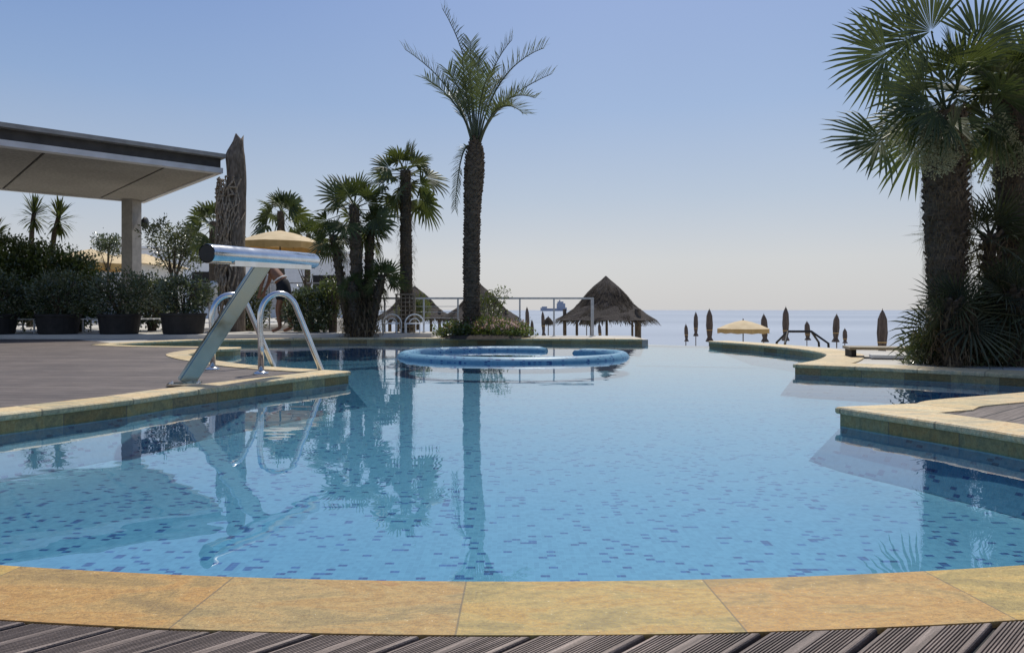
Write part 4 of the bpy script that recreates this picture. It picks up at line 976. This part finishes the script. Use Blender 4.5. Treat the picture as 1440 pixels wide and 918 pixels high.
# ---------------------------------------------------------------- thatched huts
def hut(label, px, ty, ey, half_px, d, seed, posts):
    rng = random.Random(seed); A = P(px, ty, d); E = P(px, ey, d); r = half_px / F * d; z0 = -2.35
    t_ = thing('thatched_hut', (A.x, d, z0), label, 'thatched hut', 'thatched beach huts')
    hgt = A.z - E.z; prof = []
    for i in range(15):
        t = i / 14; prof.append((max(0.02, r * (t ** 1.02 * 0.93 + 0.05 * math.sin(t * math.pi * 2.2) + 0.07 * t)), A.z - hgt * (t ** 0.92)))
    m = MB(); n = 40; vs = []
    for i, (q, z) in enumerate(prof):
        for j in range(n):
            a = 2 * math.pi * j / n; k = 1 + rng.uniform(-0.02, 0.02) + 0.03 * math.cos(4 * a)
            vs.append((A.x + q * k * math.cos(a), d + q * k * math.sin(a), z + rng.uniform(-0.03, 0.03) * (i > 2)))
    m.add(vs, [(i * n + j, i * n + (j + 1) % n, (i + 1) * n + (j + 1) % n, (i + 1) * n + j)[::-1] for i in range(14) for j in range(n)])
    for i in range(5000):
        t = rng.random() ** 0.6; k = int(t * 13.99); q, z = prof[k]; q2, z2 = prof[min(k + 1, 14)]; f = t * 14 - k; q = q + (q2 - q) * f; z = z + (z2 - z) * f
        a = rng.uniform(0, 6.283); o_ = Vector((math.cos(a), math.sin(a), 0)); s = Vector((-o_.y, o_.x, 0)) * 0.018 * rng.uniform(.5, 1.4)
        l = rng.uniform(0.15, 0.38); kk = 1 + 0.03 * math.cos(4 * a); p = Vector((A.x, d, z)) + o_ * (q * kk); sl = Vector((o_.x * (r / hgt) * 0.8, o_.y * (r / hgt) * 0.8, -1)).normalized()
        e = p + sl * l + o_ * rng.uniform(-.01, .05); m.add([p - s, p + s, e + s * .6, e - s * .6], [(0, 1, 2, 3)], 1)
    m.build('thatch_roof', [M['thatch'], M['straw']], t_)
    m = MB(); m.lathe((A.x, d, 0), [(r * 0.9, E.z + 0.02), (r * 0.5, E.z + hgt * 0.35), (0.05, A.z - 0.25)], 24); m.build('roof_lining', M['thatch'], t_)
    for (ppx, w, dd) in posts:
        x = P(ppx, 460, d + dd).x; m = MB(); m.tube([(x, d + dd, z0), (x + 0.01, d + dd, E.z * 0.5 + z0 * 0.5), (x, d + dd, E.z + hgt * 0.25)], w / 2, 10); m.build('post', M['drift'], t_)
    return t_
hut('largest thatched beach hut, nearest the open water edge of the pool', 852, 388, 450, 67, 30, 131, ((897, 0.27, -1.2), (889, 0.1, 1.0), (853, 0.12, 1.3), (832, 0.16, -1.4), (794, 0.16, 0), (811, 0.12, 1.0)))
hut('thatched beach hut whose peak shows just right of the date palm trunk', 676, 400, 448, 54, 35, 132, ((640, 0.18, -.8), (712, 0.16, -.8), (650, .14, 1.4), (700, .14, 1.4)))
hut('thatched beach hut whose peak shows just right of the slim fan palm', 583, 402, 448, 55, 36, 133, ((548, 0.18, -.8), (618, 0.16, -.8), (560, .14, 1.4), (606, .14, 1.4)))

# ---------------------------------------------------------------- umbrellas
def closed_umbrella(label, px, ty, wpx, seed):
    rng = random.Random(seed); d = min(46, max(19, 0.34 * F / wpx)); z0 = -2.35
    T = P(px, ty, d); t_ = thing('closed_parasol', (T.x, d, z0), label, 'parasol', 'closed beach parasols')
    m = MB(); n = 12; L = 1.65 * (T.z - z0) / 2.9; w = wpx / F * d / 2; vs = []; prof = [(0.12, 0), (0.5, 0.07), (0.85, 0.2), (1.0, 0.5), (0.8, 0.75), (0.62, 0.86), (1.15, 0.97), (1.1, 1.0)]
    ax_ = Vector((rng.uniform(-.03, .03), 0, 0)); w *= rng.uniform(0.8, 1.0)
    for (r, t) in prof:
        for j in range(n):
            a = 2 * math.pi * j / n; k = 1 + 0.15 * (1 if j % 2 else -1) * (t > 0.1); vs.append((T.x + ax_.x * t * 3 + w * r * k * math.cos(a), d + w * r * k * math.sin(a), T.z - L * t))
    m.add(vs, [(i * n + j, (i + 1) * n + j, (i + 1) * n + (j + 1) % n, i * n + (j + 1) % n) for i in range(len(prof) - 1) for j in range(n)] + [tuple(range(n)), tuple((len(prof) - 1) * n + j for j in range(n))])
    fc = m.build('folded_canopy', M['closed'], t_)
    ts = rng.uniform(0.58, 0.7); m = MB(); m.lathe((T.x + ax_.x * ts * 3, d, T.z - L * ts), [(w * 0.98, -0.02), (w * 1.04, -0.01), (w * 1.04, 0.015), (w * 0.98, 0.02)], 12); m.build('strap', M['beige_side'], fc)
    m = MB(); m.tube([(T.x, d, z0), (T.x, d, T.z - L + 0.02), (T.x, d, T.z + 0.06)], [0.03, 0.03, 0.01], 8); m.build('pole', M['stem'], t_)
for i, (px, ty, w, lab) in enumerate([
        (964.5, 456, 6, 'short closed parasol, leftmost of the row standing against the open sea'),
        (978.5, 439, 7, 'closed parasol on the beach, second from left against the open sea'),
        (997.5, 435, 9, 'closed parasol standing right at the left end of the curved coping'),
        (1074, 442, 8.5, 'closed parasol overlapping the right side of the open beige parasol'),
        (1105, 432, 9, 'tallest closed parasol, at the left end of the dark beach frame'),
        (1134.7, 452, 7, 'short closed parasol seen through the dark beach frame'),
        (1176.6, 442, 8.5, 'closed parasol right of the dark beach frame'),
        (1188, 462, 6.5, 'small closed parasol close beside a taller one, right of the dark beach frame'),
        (1241, 436, 13, 'widest closed parasol, standing behind the low white bench'),
        (1285.5, 465, 8, 'small closed parasol just left of the thick hairy palm'),
        (741, 432, 6, 'closed parasol right of the flower bed, seen through the railing'),
        (748, 450, 5, 'small closed parasol at the right end of the flower bed'),
        (763, 438, 6, 'closed parasol left of the tiny thatched parasol, seen through the railing'),
        (842.5, 454, 5.5, 'small closed parasol seen under the largest thatched hut')]): closed_umbrella(lab, px, ty, w, 140 + i)
def open_umbrella(name, label, px, ty, ey, half, d, z0, mats=('beige', 'beige_side'), n=8, straw=False, group=None):
    A = P(px, ty, d); E = P(px, ey, d); r = half / F * d; t_ = thing(name, (A.x, d, z0), label, 'parasol', group); rng = random.Random(9)
    m = MB(); vs = [A]; hgt = A.z - E.z
    rows = [(0.33, 0.22), (0.66, 0.55), (1.0, 1.0)]
    K = n * 3
    for (q, t) in rows:
        for j in range(K):
            a = 2 * math.pi * (j + 1) / K; sag = 1 - 0.035 * math.sin(math.pi * (j % 3 + 1) / 3 if j % 3 != 2 else 0) ; vs.append((A.x + r * q * sag * math.cos(a), d + r * q * sag * math.sin(a), A.z - hgt * t))
    fs = [(0, 1 + j, 1 + (j + 1) % K) for j in range(K)] + [(1 + i * K + j, 1 + (i + 1) * K + j, 1 + (i + 1) * K + (j + 1) % K, 1 + i * K + (j + 1) % K) for i in range(2) for j in range(K)]
    m.add(vs, fs)
    if straw:
        for i in range(500):
            a = rng.uniform(0, 6.28); t = rng.random() ** .6; o_ = Vector((math.cos(a), math.sin(a), 0)); p = Vector((A.x, d, A.z - hgt * t)) + o_ * r * t; s = Vector((-o_.y, o_.x, 0)) * .012; e = p + o_ * .1 - Vector((0, 0, .14)); m.add([p - s, p + s, e], [(0, 1, 2)])
    cn_ = m.build('canopy', M[mats[0]], t_, not straw)
    if not straw:
        m = MB(); base = 1 + 2 * K; vs2 = [vs[base + j] for j in range(K)] + [(vs[base + j][0], vs[base + j][1], vs[base + j][2] - (0.20 if r > 1.2 else 0.1) - (0.04 if j % 2 else 0)) for j in range(K)]
        m.add(vs2, [(j, (j + 1) % K, K + (j + 1) % K, K + j) for j in range(K)]); m.build('valance', M[mats[1]], cn_)
    m = MB(); m.tube([(A.x, d, z0), (A.x, d, A.z + (0.07 if not straw else 0.02))], 0.028, 8); m.build('pole', M['stem'], t_)
    if not straw:
        m = MB()
        for j in range(n):
            a = 2 * math.pi * j / n; m.tube([(A.x, d, A.z - hgt * 0.3), (A.x + r * .97 * math.cos(a), d + r * .97 * math.sin(a), E.z - .012)], 0.012, 5)
        m.build('rib', M['stem'], t_)
open_umbrella('open_parasol', 'open beige parasol with an ochre border above the bending person', 394, 324, 343, 60, 22.5, 0.08, group=None)
open_umbrella('open_parasol', 'open beige parasol on the beach among the closed ones', 1045, 450, 462, 36, 34, -2.35)
open_umbrella('thatched_parasol', 'tiny thatched parasol seen between the railing posts', 771, 445, 456, 9, 38, -2.35, ('straw', 'straw'), straw=True)
open_umbrella('thatched_parasol', 'tiny thatched parasol under the left eave of the largest hut', 825, 443, 456, 11, 40, -2.35, ('straw', 'straw'), straw=True)
open_umbrella('far_parasol', 'tent like beige parasol behind the hedge, left of the grey post', 128, 350, 372, 55, 27, 0.08)
# dark beach frame
t_ = thing('beach_frame', P(1128, 480, 26) * Vector((1, 1, 0)).length if False else (P(1128, 480, 26).x, 26, -2.35), 'dark trapezoid timber frame with slanting legs among the closed parasols', 'frame')
m = MB()
a, b = P(1108, 466, 26), P(1141, 466, 26); m.tube([a, b], 0.05, 6); m.build('beam', M['black'], t_)
for (p, px) in ((a, 1098), (b, 1158)):
    for dy in (-0.4, 0.4):
        q = P(px, 482, 26); q.y += dy; e = p + (q - p) * ((p.z + 2.35) / (p.z - q.z)) ; e.z = -2.35; 
        e.x = p.x + (e.x - p.x) * 0.55
        m = MB(); m.tube([p, (p.x + (q.x - p.x), q.y, q.z), (q.x + (q.x - p.x) * 0.25, q.y, -2.35)], 0.045, 6); m.build('leg', M['black'], t_)
# low white bench slab with a dark hollow beneath
t_ = thing('low_bench', G(1245, 508), 'low bench with pale top over a dark hollow, left of the right palms', 'bench')
a = G(1205, 499, 0.05); b = G(1300, 500, 0.05); 
m = MB(); m.box((5.15, 9.25, 0.115), (1.15, 0.42, 0.035), R(-14)); m.build('seat', M['coping'], t_)
for sx in (-0.5, 0.5):
    m = MB(); m.box((5.15 + sx, 9.25 - sx * 0.25, 0.048), (0.06, 0.38, 0.096), R(-14)); m.build('leg', M['pot'], t_)
m = MB(); m.box((5.0, 8.95, 0.024), (0.55, 0.12, 0.04), R(-14)); o = m.build('pool_step', M['white']); tag(o, 'small white slab lying in front of the low bench by the right palms', 'slab')

# ---------------------------------------------------------------- ship
d = 2600; a = P(760, 434, d); b = P(797, 434, d); wz = -2.9
t_ = thing('cargo_ship', ((a.x + b.x) / 2, d, wz), 'hazy cargo ship on the horizon seen between the railing posts', 'ship')
L = b.x - a.x; m = MB(); x0 = a.x; B = 8
sec = [(0, 0, 13), (0.06, B * .7, 12), (0.3, B, 10), (0.8, B, 10), (1.0, B * .6, 14)]
vs = []
for (t, w, h) in sec: vs += [(x0 + L * t, d - w, wz), (x0 + L * t, d - w * 1.1, wz + h), (x0 + L * t, d + w * 1.1, wz + h), (x0 + L * t, d + w, wz)]
m.add(vs, [(4 * i + j, 4 * i + 4 + j, 4 * i + 5 + j, 4 * i + 1 + j) for i in range(4) for j in range(3)] + [(16, 17, 18, 19), (0, 3, 2, 1)]); m.build('hull', M['ship'], t_)
m = MB(); m.box((x0 + L * .78, d, wz + 19), (L * .32, 12, 20)); m.box((x0 + L * .76, d, wz + 32), (L * .22, 11, 8)); m.box((x0 + L * .73, d, wz + 38), (L * .05, 2, 8)); m.build('superstructure', M['ship'], t_)
m = MB(); m.box((x0 + L * .15, d, wz + 14), (L * .2, 8, 6)); m.build('cargo', M['ship'], t_)

# ---------------------------------------------------------------- white buildings far left
def building(name, label, px0, px1, ty, d, depth, roofmat='white', hip=False, wallmat='white'):
    a = P(px0, ty, d); b = P(px1, ty, d); t_ = thing(name, ((a.x + b.x) / 2, d, 0.08), label, 'building')
    w = b.x - a.x; h = a.z - 0.08 ; cx = (a.x + b.x) / 2; hw = h * 0.82 if hip else h
    m = MB(); m.box((cx, d + depth / 2, 0.08 + hw / 2), (w, depth, hw)); m.build('wall', M[wallmat], t_)
    m = MB()
    if hip:
        z0 = 0.08 + hw; o_ = 0.25; vs = [(a.x - o_, d - o_, z0), (b.x + o_, d - o_, z0), (b.x + o_, d + depth + o_, z0), (a.x - o_, d + depth + o_, z0), (cx - w * .2, d + depth / 2, a.z), (cx + w * .2, d + depth / 2, a.z)]
        m.add(vs, [(0, 1, 5, 4), (1, 2, 5), (2, 3, 4, 5), (3, 0, 4), (0, 3, 2, 1)])
    else: m.box((cx, d + depth / 2, 0.08 + h + 0.1), (w + 0.3, depth + 0.3, 0.16))
    m.build('roof', M[roofmat], t_)
    n = max(2, int(w / 3))
    for i in range(n):
        m = MB(); x = a.x + w * (i + 0.5) / n; m.box((x, d - 0.003, 0.08 + hw * 0.42), (w / n * 0.45, 0.05, hw * 0.5)); m.build('window', M['pot'] if i % 2 else M['rail_steel'], t_)
building('white_tent_building', 'long low white building behind the small tree and grey post', 165, 330, 350, 46, 8)
building('white_tent_building', 'white building behind the bending person and the fan palm clump', 335, 500, 358, 50, 8)
building('pavilion', 'low pavilion with a beige hipped roof behind the planters left of the grey post', 112, 196, 352, 30, 4, 'beige', True)

# ---------------------------------------------------------------- small furniture
def lounger(label, px, d, z0, w=0.55, rz=0.0, group='white sun loungers behind the planters'):
    x = P(px, 470, d).x; t_ = thing('white_lounger', (x, d, z0), label, 'lounger', group)
    Rm = lambda a, b, c: (x + a * math.cos(rz) - b * math.sin(rz), d + a * math.sin(rz) + b * math.cos(rz), z0 + c)
    m = MB()
    for i in range(9): m.box(Rm(-0.65 + 0.14 * i, 0, 0.33), (0.10, w, 0.025), rz)
    m.build('seat', M['white'], t_)
    m = MB(); rot = Matrix.Rotation(rz, 3, 'Z') @ Matrix.Rotation(R(-52), 3, 'Y')
    for i in range(5): m.box(Rm(0.60 + 0.075 * i, 0, 0.38 + 0.10 * i), (0.09, w, 0.022), tilt=rot)
    m.build('backrest', M['white'], t_)
    for a in (-0.6, 0.5):
        for b in (-w / 2 + .03, w / 2 - .03):
            m = MB(); m.tube([Rm(a, b, 0), Rm(a, b, 0.32)], 0.02, 6); m.build('leg', M['white'], t_)
lounger('white sun lounger in the shade at the left photo edge, beside the leftmost planter', 38, 16.6, 0.08, rz=R(160))
lounger('white slatted sun lounger between the second and the middle planter', 124, 17.0, 0.08, rz=R(90))
lounger('white sun lounger between the middle planter and the one near the fountain', 214, 17.1, 0.08, rz=R(12))
def round_chair(label, px, d, z0):
    x = P(px, 470, d).x; t_ = thing('round_back_chair', (x, d, z0), label, 'chair', 'white round backed chairs by the railing')
    m = MB(); m.lathe((x, d, z0 + 0.22), [(0.01, 0.02), (0.2, 0.02), (0.21, 0), (0.01, 0)], 16); m.build('seat', M['white'], t_)
    m = MB(); m.tube([(x - .22, d + .1, z0 + 0.0)] + [(x + 0.23 * math.cos(math.pi - math.pi * i / 10), d + .12, z0 + 0.22 + 0.23 * math.sin(math.pi * i / 10)) for i in range(11)] + [(x + .22, d + .1, z0)], 0.018, 6)
    m.tube([(x + 0.13 * math.cos(math.pi - math.pi * i / 10), d + .11, z0 + 0.2 + 0.15 * math.sin(math.pi * i / 10)) for i in range(11)], 0.012, 6); m.build('backrest', M['white'], t_)
    for a in (-.16, .16): m = MB(); m.tube([(x + a, d - .15, z0), (x + a, d - .13, z0 + .22)], 0.014, 6); m.build('leg', M['white'], t_)
round_chair('left of the two small white round backed chairs, beside the lattice screen', 550, 16.45, 0.08)
round_chair('right of the two small white round backed chairs, in front of the lattice screen', 582, 16.3, 0.08)
# small pot of the tree behind the railing
q = P(588, 466, 18.9)
# grey bollard by the column and bag
q = P(300, 470, 16.9); t_ = thing('bollard', (q.x, 16.9, 0.08), 'pale grey bollard just left of the vine wrapped column', 'bollard')
m = MB(); m.lathe((q.x, 16.9, 0.08), [(0.12, 0), (0.12, 0.02), (0.10, 0.03), (0.10, 1.12), (0.112, 1.13), (0.112, 1.2), (0.07, 1.26), (0.01, 1.27)], 16); m.build('post', M['white'], t_, True)
m = MB(); m.box((q.x, 16.9, 0.089), (0.3, 0.3, 0.016)); m.build('base_plate', M['rail_steel'], t_)

# ---------------------------------------------------------------- person bending forward
def skinned(name, verts, edges, radii, mat, parent, sub=2):
    me = bpy.data.meshes.new(name); me.from_pydata([Vector(v) - parent.location for v in verts], edges, []); me.materials.append(mat)
    o = bpy.data.objects.new(name, me); COL.objects.link(o); o.parent = parent
    sk = o.modifiers.new('Skin', 'SKIN'); sk.use_smooth_shade = True
    for i, r in enumerate(radii):
        me.skin_vertices[0].data[i].radius = (r if isinstance(r, tuple) else (r, r)); me.skin_vertices[0].data[i].use_root = (i == 0)
    su = o.modifiers.new('Sub', 'SUBSURF'); su.levels = sub; su.render_levels = sub
    return o
def person():
    d = 17.15; q = P(397, 466, d); X, Y, Z = q.x, d, 0.08; k = 1.12
    def V(x, y, z): return (X + x * k, Y + y * k, Z + z * k)
    t_ = thing('person', (X, Y, Z), 'tanned person in black shorts with white waistband, bending behind the pool handrails', 'person')
    verts = [V(0.03, 0, 0.98), V(0.0, 0, 1.10), V(-0.10, 0, 1.24), V(-0.24, 0, 1.38), V(-0.33, 0, 1.46), V(-0.39, 0, 1.50),
             V(0.04, -0.10, 0.90), V(-0.06, -0.12, 0.50), V(0.00, -0.13, 0.10), V(-0.14, -0.13, 0.035), V(-0.20, -0.13, 0.03),
             V(0.04, 0.10, 0.90), V(0.10, 0.12, 0.50), V(0.17, 0.13, 0.10), V(0.03, 0.14, 0.035), V(-0.03, 0.14, 0.03),
             V(-0.30, -0.17, 1.41), V(-0.36, -0.22, 1.14), V(-0.43, -0.19, 0.90), V(-0.455, -0.18, 0.82),
             V(-0.30, 0.17, 1.41), V(-0.37, 0.22, 1.15), V(-0.46, 0.18, 0.93), V(-0.485, 0.17, 0.85)]
    edges = [(0, 1), (1, 2), (2, 3), (3, 4), (4, 5), (0, 6), (6, 7), (7, 8), (8, 9), (9, 10), (0, 11), (11, 12), (12, 13), (13, 14), (14, 15), (4, 16), (16, 17), (17, 18), (18, 19), (4, 20), (20, 21), (21, 22), (22, 23)]
    rad = [(.165, .135), (.165, .135), (.175, .135), (.19, .14), (.11, .10), .055, .10, .062, .045, .04, .03, .10, .062, .045, .04, .03, .062, .045, .03, .035, .062, .045, .03, .035]
    # fingers
    for (hand, sy) in ((19, -1), (23, 1)):
        hb = Vector(verts[hand])
        for f in range(5):
            a = len(verts); off = (-0.035 + 0.018 * f) * k
            p1 = hb + Vector((off, 0, -0.035)) * k; p2 = p1 + Vector((off * .3, 0, -0.04 - 0.008 * (2 - abs(f - 2)))) * k
            if f == 4: p1 = hb + Vector((0.045, 0, -0.01)); p2 = p1 + Vector((0.02, 0, -0.04))
            verts += [tuple(p1), tuple(p2)]; edges += [(hand, a), (a, a + 1)]; rad += [.010, .008]
    body = skinned('body', verts, edges, [tuple(x * k for x in r) if isinstance(r, tuple) else r * k for r in rad], M['skin'], t_)
    # head
    m = MB(); hc = Vector(V(-0.47, 0, 1.53)); vs = []; n = 16
    bm = bmesh.new(); bmesh.ops.create_uvsphere(bm, u_segments=18, v_segments=12, radius=1)
    for v in bm.verts:
        x, y, z = v.co; fx = x * 0.10; fy = y * 0.078; fz = z * 0.125
        if x < -0.6 and abs(z + 0.1) < 0.25 and abs(y) < 0.3: fx -= 0.02
        if z < -0.4: fx *= 0.85; fy *= 0.8
        tl = Matrix.Rotation(R(-35), 3, 'Y'); v.co = tl @ Vector((fx, fy, fz)) * k + hc - t_.location
    me = bpy.data.meshes.new('head'); bm.to_mesh(me); bm.free(); me.materials.append(M['skin']); o = bpy.data.objects.new('head', me); COL.objects.link(o); o.parent = t_
    for p in me.polygons: p.use_smooth = True
    bm = bmesh.new(); bmesh.ops.create_uvsphere(bm, u_segments=18, v_segments=12, radius=1)
    for v in bm.verts:
        x, y, z = v.co; tl = Matrix.Rotation(R(-35), 3, 'Y'); v.co = tl @ Vector((max(x, -0.55) * 0.108 + 0.012, y * 0.085, max(z, -0.3) * 0.132 + 0.012)) * k + hc - t_.location
    me = bpy.data.meshes.new('hair'); bm.to_mesh(me); bm.free(); me.materials.append(M['hair']); o = bpy.data.objects.new('hair', me); COL.objects.link(o); o.parent = t_
    sv_ = [V(0.03, 0, 0.97), V(0.005, 0, 1.09), V(-0.045, 0, 1.165), V(0.04, -0.10, 0.90), V(-0.03, -0.12, 0.66), V(0.04, 0.10, 0.90), V(0.08, 0.12, 0.66)]
    sh_ = skinned('shorts', sv_, [(0, 1), (1, 2), (0, 3), (3, 4), (0, 5), (5, 6)], [tuple(x * k for x in r) for r in ((.20, .17), (.20, .165), (.185, .15), (.14, .14), (.12, .12), (.14, .14), (.12, .12))], M['shorts'], t_)
    m = MB(); c = Vector(V(-0.05, 0, 1.175)); ring = []
    u = Vector((0.83, 0, 0.55)).normalized(); w = Vector((0, 1, 0)); axx = u.cross(w)
    pts = [c + (u * math.cos(a) * .150 + w * math.sin(a) * .190) * k for a in [2 * math.pi * i / 28 for i in range(29)]]
    m.tube(pts, 0.017, 6, cap=False); m.build('waistband', M['white'], sh_, True)
person()

# ---------------------------------------------------------------- light, sky, camera
SUN_AZ, SUN_EL = R(14), R(60)
w = bpy.data.worlds.new('World'); sc.world = w; w.use_nodes = True; nt = w.node_tree
bg = nt.nodes['Background']; sky = nt.nodes.new('ShaderNodeTexSky'); sky.sky_type = 'NISHITA'; sky.sun_disc = False
sky.sun_elevation = SUN_EL; sky.sun_rotation = SUN_AZ; sky.dust_density = 2.0; sky.ozone_density = 2.0; sky.air_density = 1.0
tc = nt.nodes.new('ShaderNodeTexCoord'); sx = nt.nodes.new('ShaderNodeSeparateXYZ'); nt.links.new(tc.outputs['Generated'], sx.inputs[0])
# sea haze low over the horizon
haze = ramp(nt, sx.outputs[2], [(0.0, (6.5, 6.5, 6.6)), (0.07, (6.2, 6.35, 6.6)), (0.16, (4.4, 5.25, 6.5)), (0.28, (2.55, 3.85, 6.3)), (0.41, (1.3, 2.55, 5.6)), (0.6, (0.9, 1.9, 4.6)), (1.0, (0.7, 1.4, 3.8))])
final = mix(nt, 0.86, sky.outputs[0], haze)
# aureole of scattered light round the sun
dp = nt.nodes.new('ShaderNodeVectorMath'); dp.operation = 'DOT_PRODUCT'; nt.links.new(tc.outputs['Generated'], dp.inputs[0])
dp.inputs[1].default_value = (math.sin(SUN_AZ) * math.cos(SUN_EL), math.cos(SUN_AZ) * math.cos(SUN_EL), math.sin(SUN_EL))
glow = math_(nt, 'POWER', math_(nt, 'MAXIMUM', dp.outputs['Value'], 0.0), 5.0)
cb = nt.nodes.new('ShaderNodeCombineXYZ')
for i_, k_s in enumerate((3.9, 3.7, 3.0)): nt.links.new(math_(nt, 'MULTIPLY', glow, k_s), cb.inputs[i_])
cl = nt.nodes.new('ShaderNodeTexNoise'); cl.inputs['Scale'].default_value = 1.6; cl.inputs['Detail'].default_value = 4
nt.links.new(tc.outputs['Generated'], cl.inputs['Vector'])
final = mix(nt, 1.0, final, ramp(nt, cl.outputs[0], [(0.3, (0.97, 0.975, 0.98)), (0.7, (1.04, 1.03, 1.02))]), 'MULTIPLY')
final = mix(nt, 1.0, final, cb.outputs[0], 'ADD')
nt.links.new(final, bg.inputs[0]); bg.inputs[1].default_value = 0.10
sl = bpy.data.lights.new('sun', 'SUN'); sl.energy = 3.6; sl.angle = R(0.5); sl.color = (1.0, 0.95, 0.86)
so = bpy.data.objects.new('sun', sl); COL.objects.link(so)
dirS = Vector((math.sin(SUN_AZ) * math.cos(SUN_EL), math.cos(SUN_AZ) * math.cos(SUN_EL), math.sin(SUN_EL)))
so.rotation_euler = dirS.to_track_quat('Z', 'Y').to_euler(); so.location = dirS * 50
cam = bpy.data.cameras.new('camera'); co = bpy.data.objects.new('camera', cam); COL.objects.link(co)
cam.sensor_width = 36; cam.lens = 36 * F / 1440; cam.shift_y = -23 / 1440; cam.clip_start = 0.05; cam.clip_end = 60000
co.location = (0, 0, H); co.rotation_euler = (R(90), 0, 0); sc.camera = co
sc.view_settings.view_transform = 'Standard'; sc.view_settings.look = 'None'; sc.view_settings.exposure = 0
sc.cycles.sample_clamp_indirect = 4.0; sc.cycles.max_bounces = 8; sc.cycles.transparent_max_bounces = 16; sc.cycles.caustics_reflective = False; sc.cycles.caustics_refractive = False
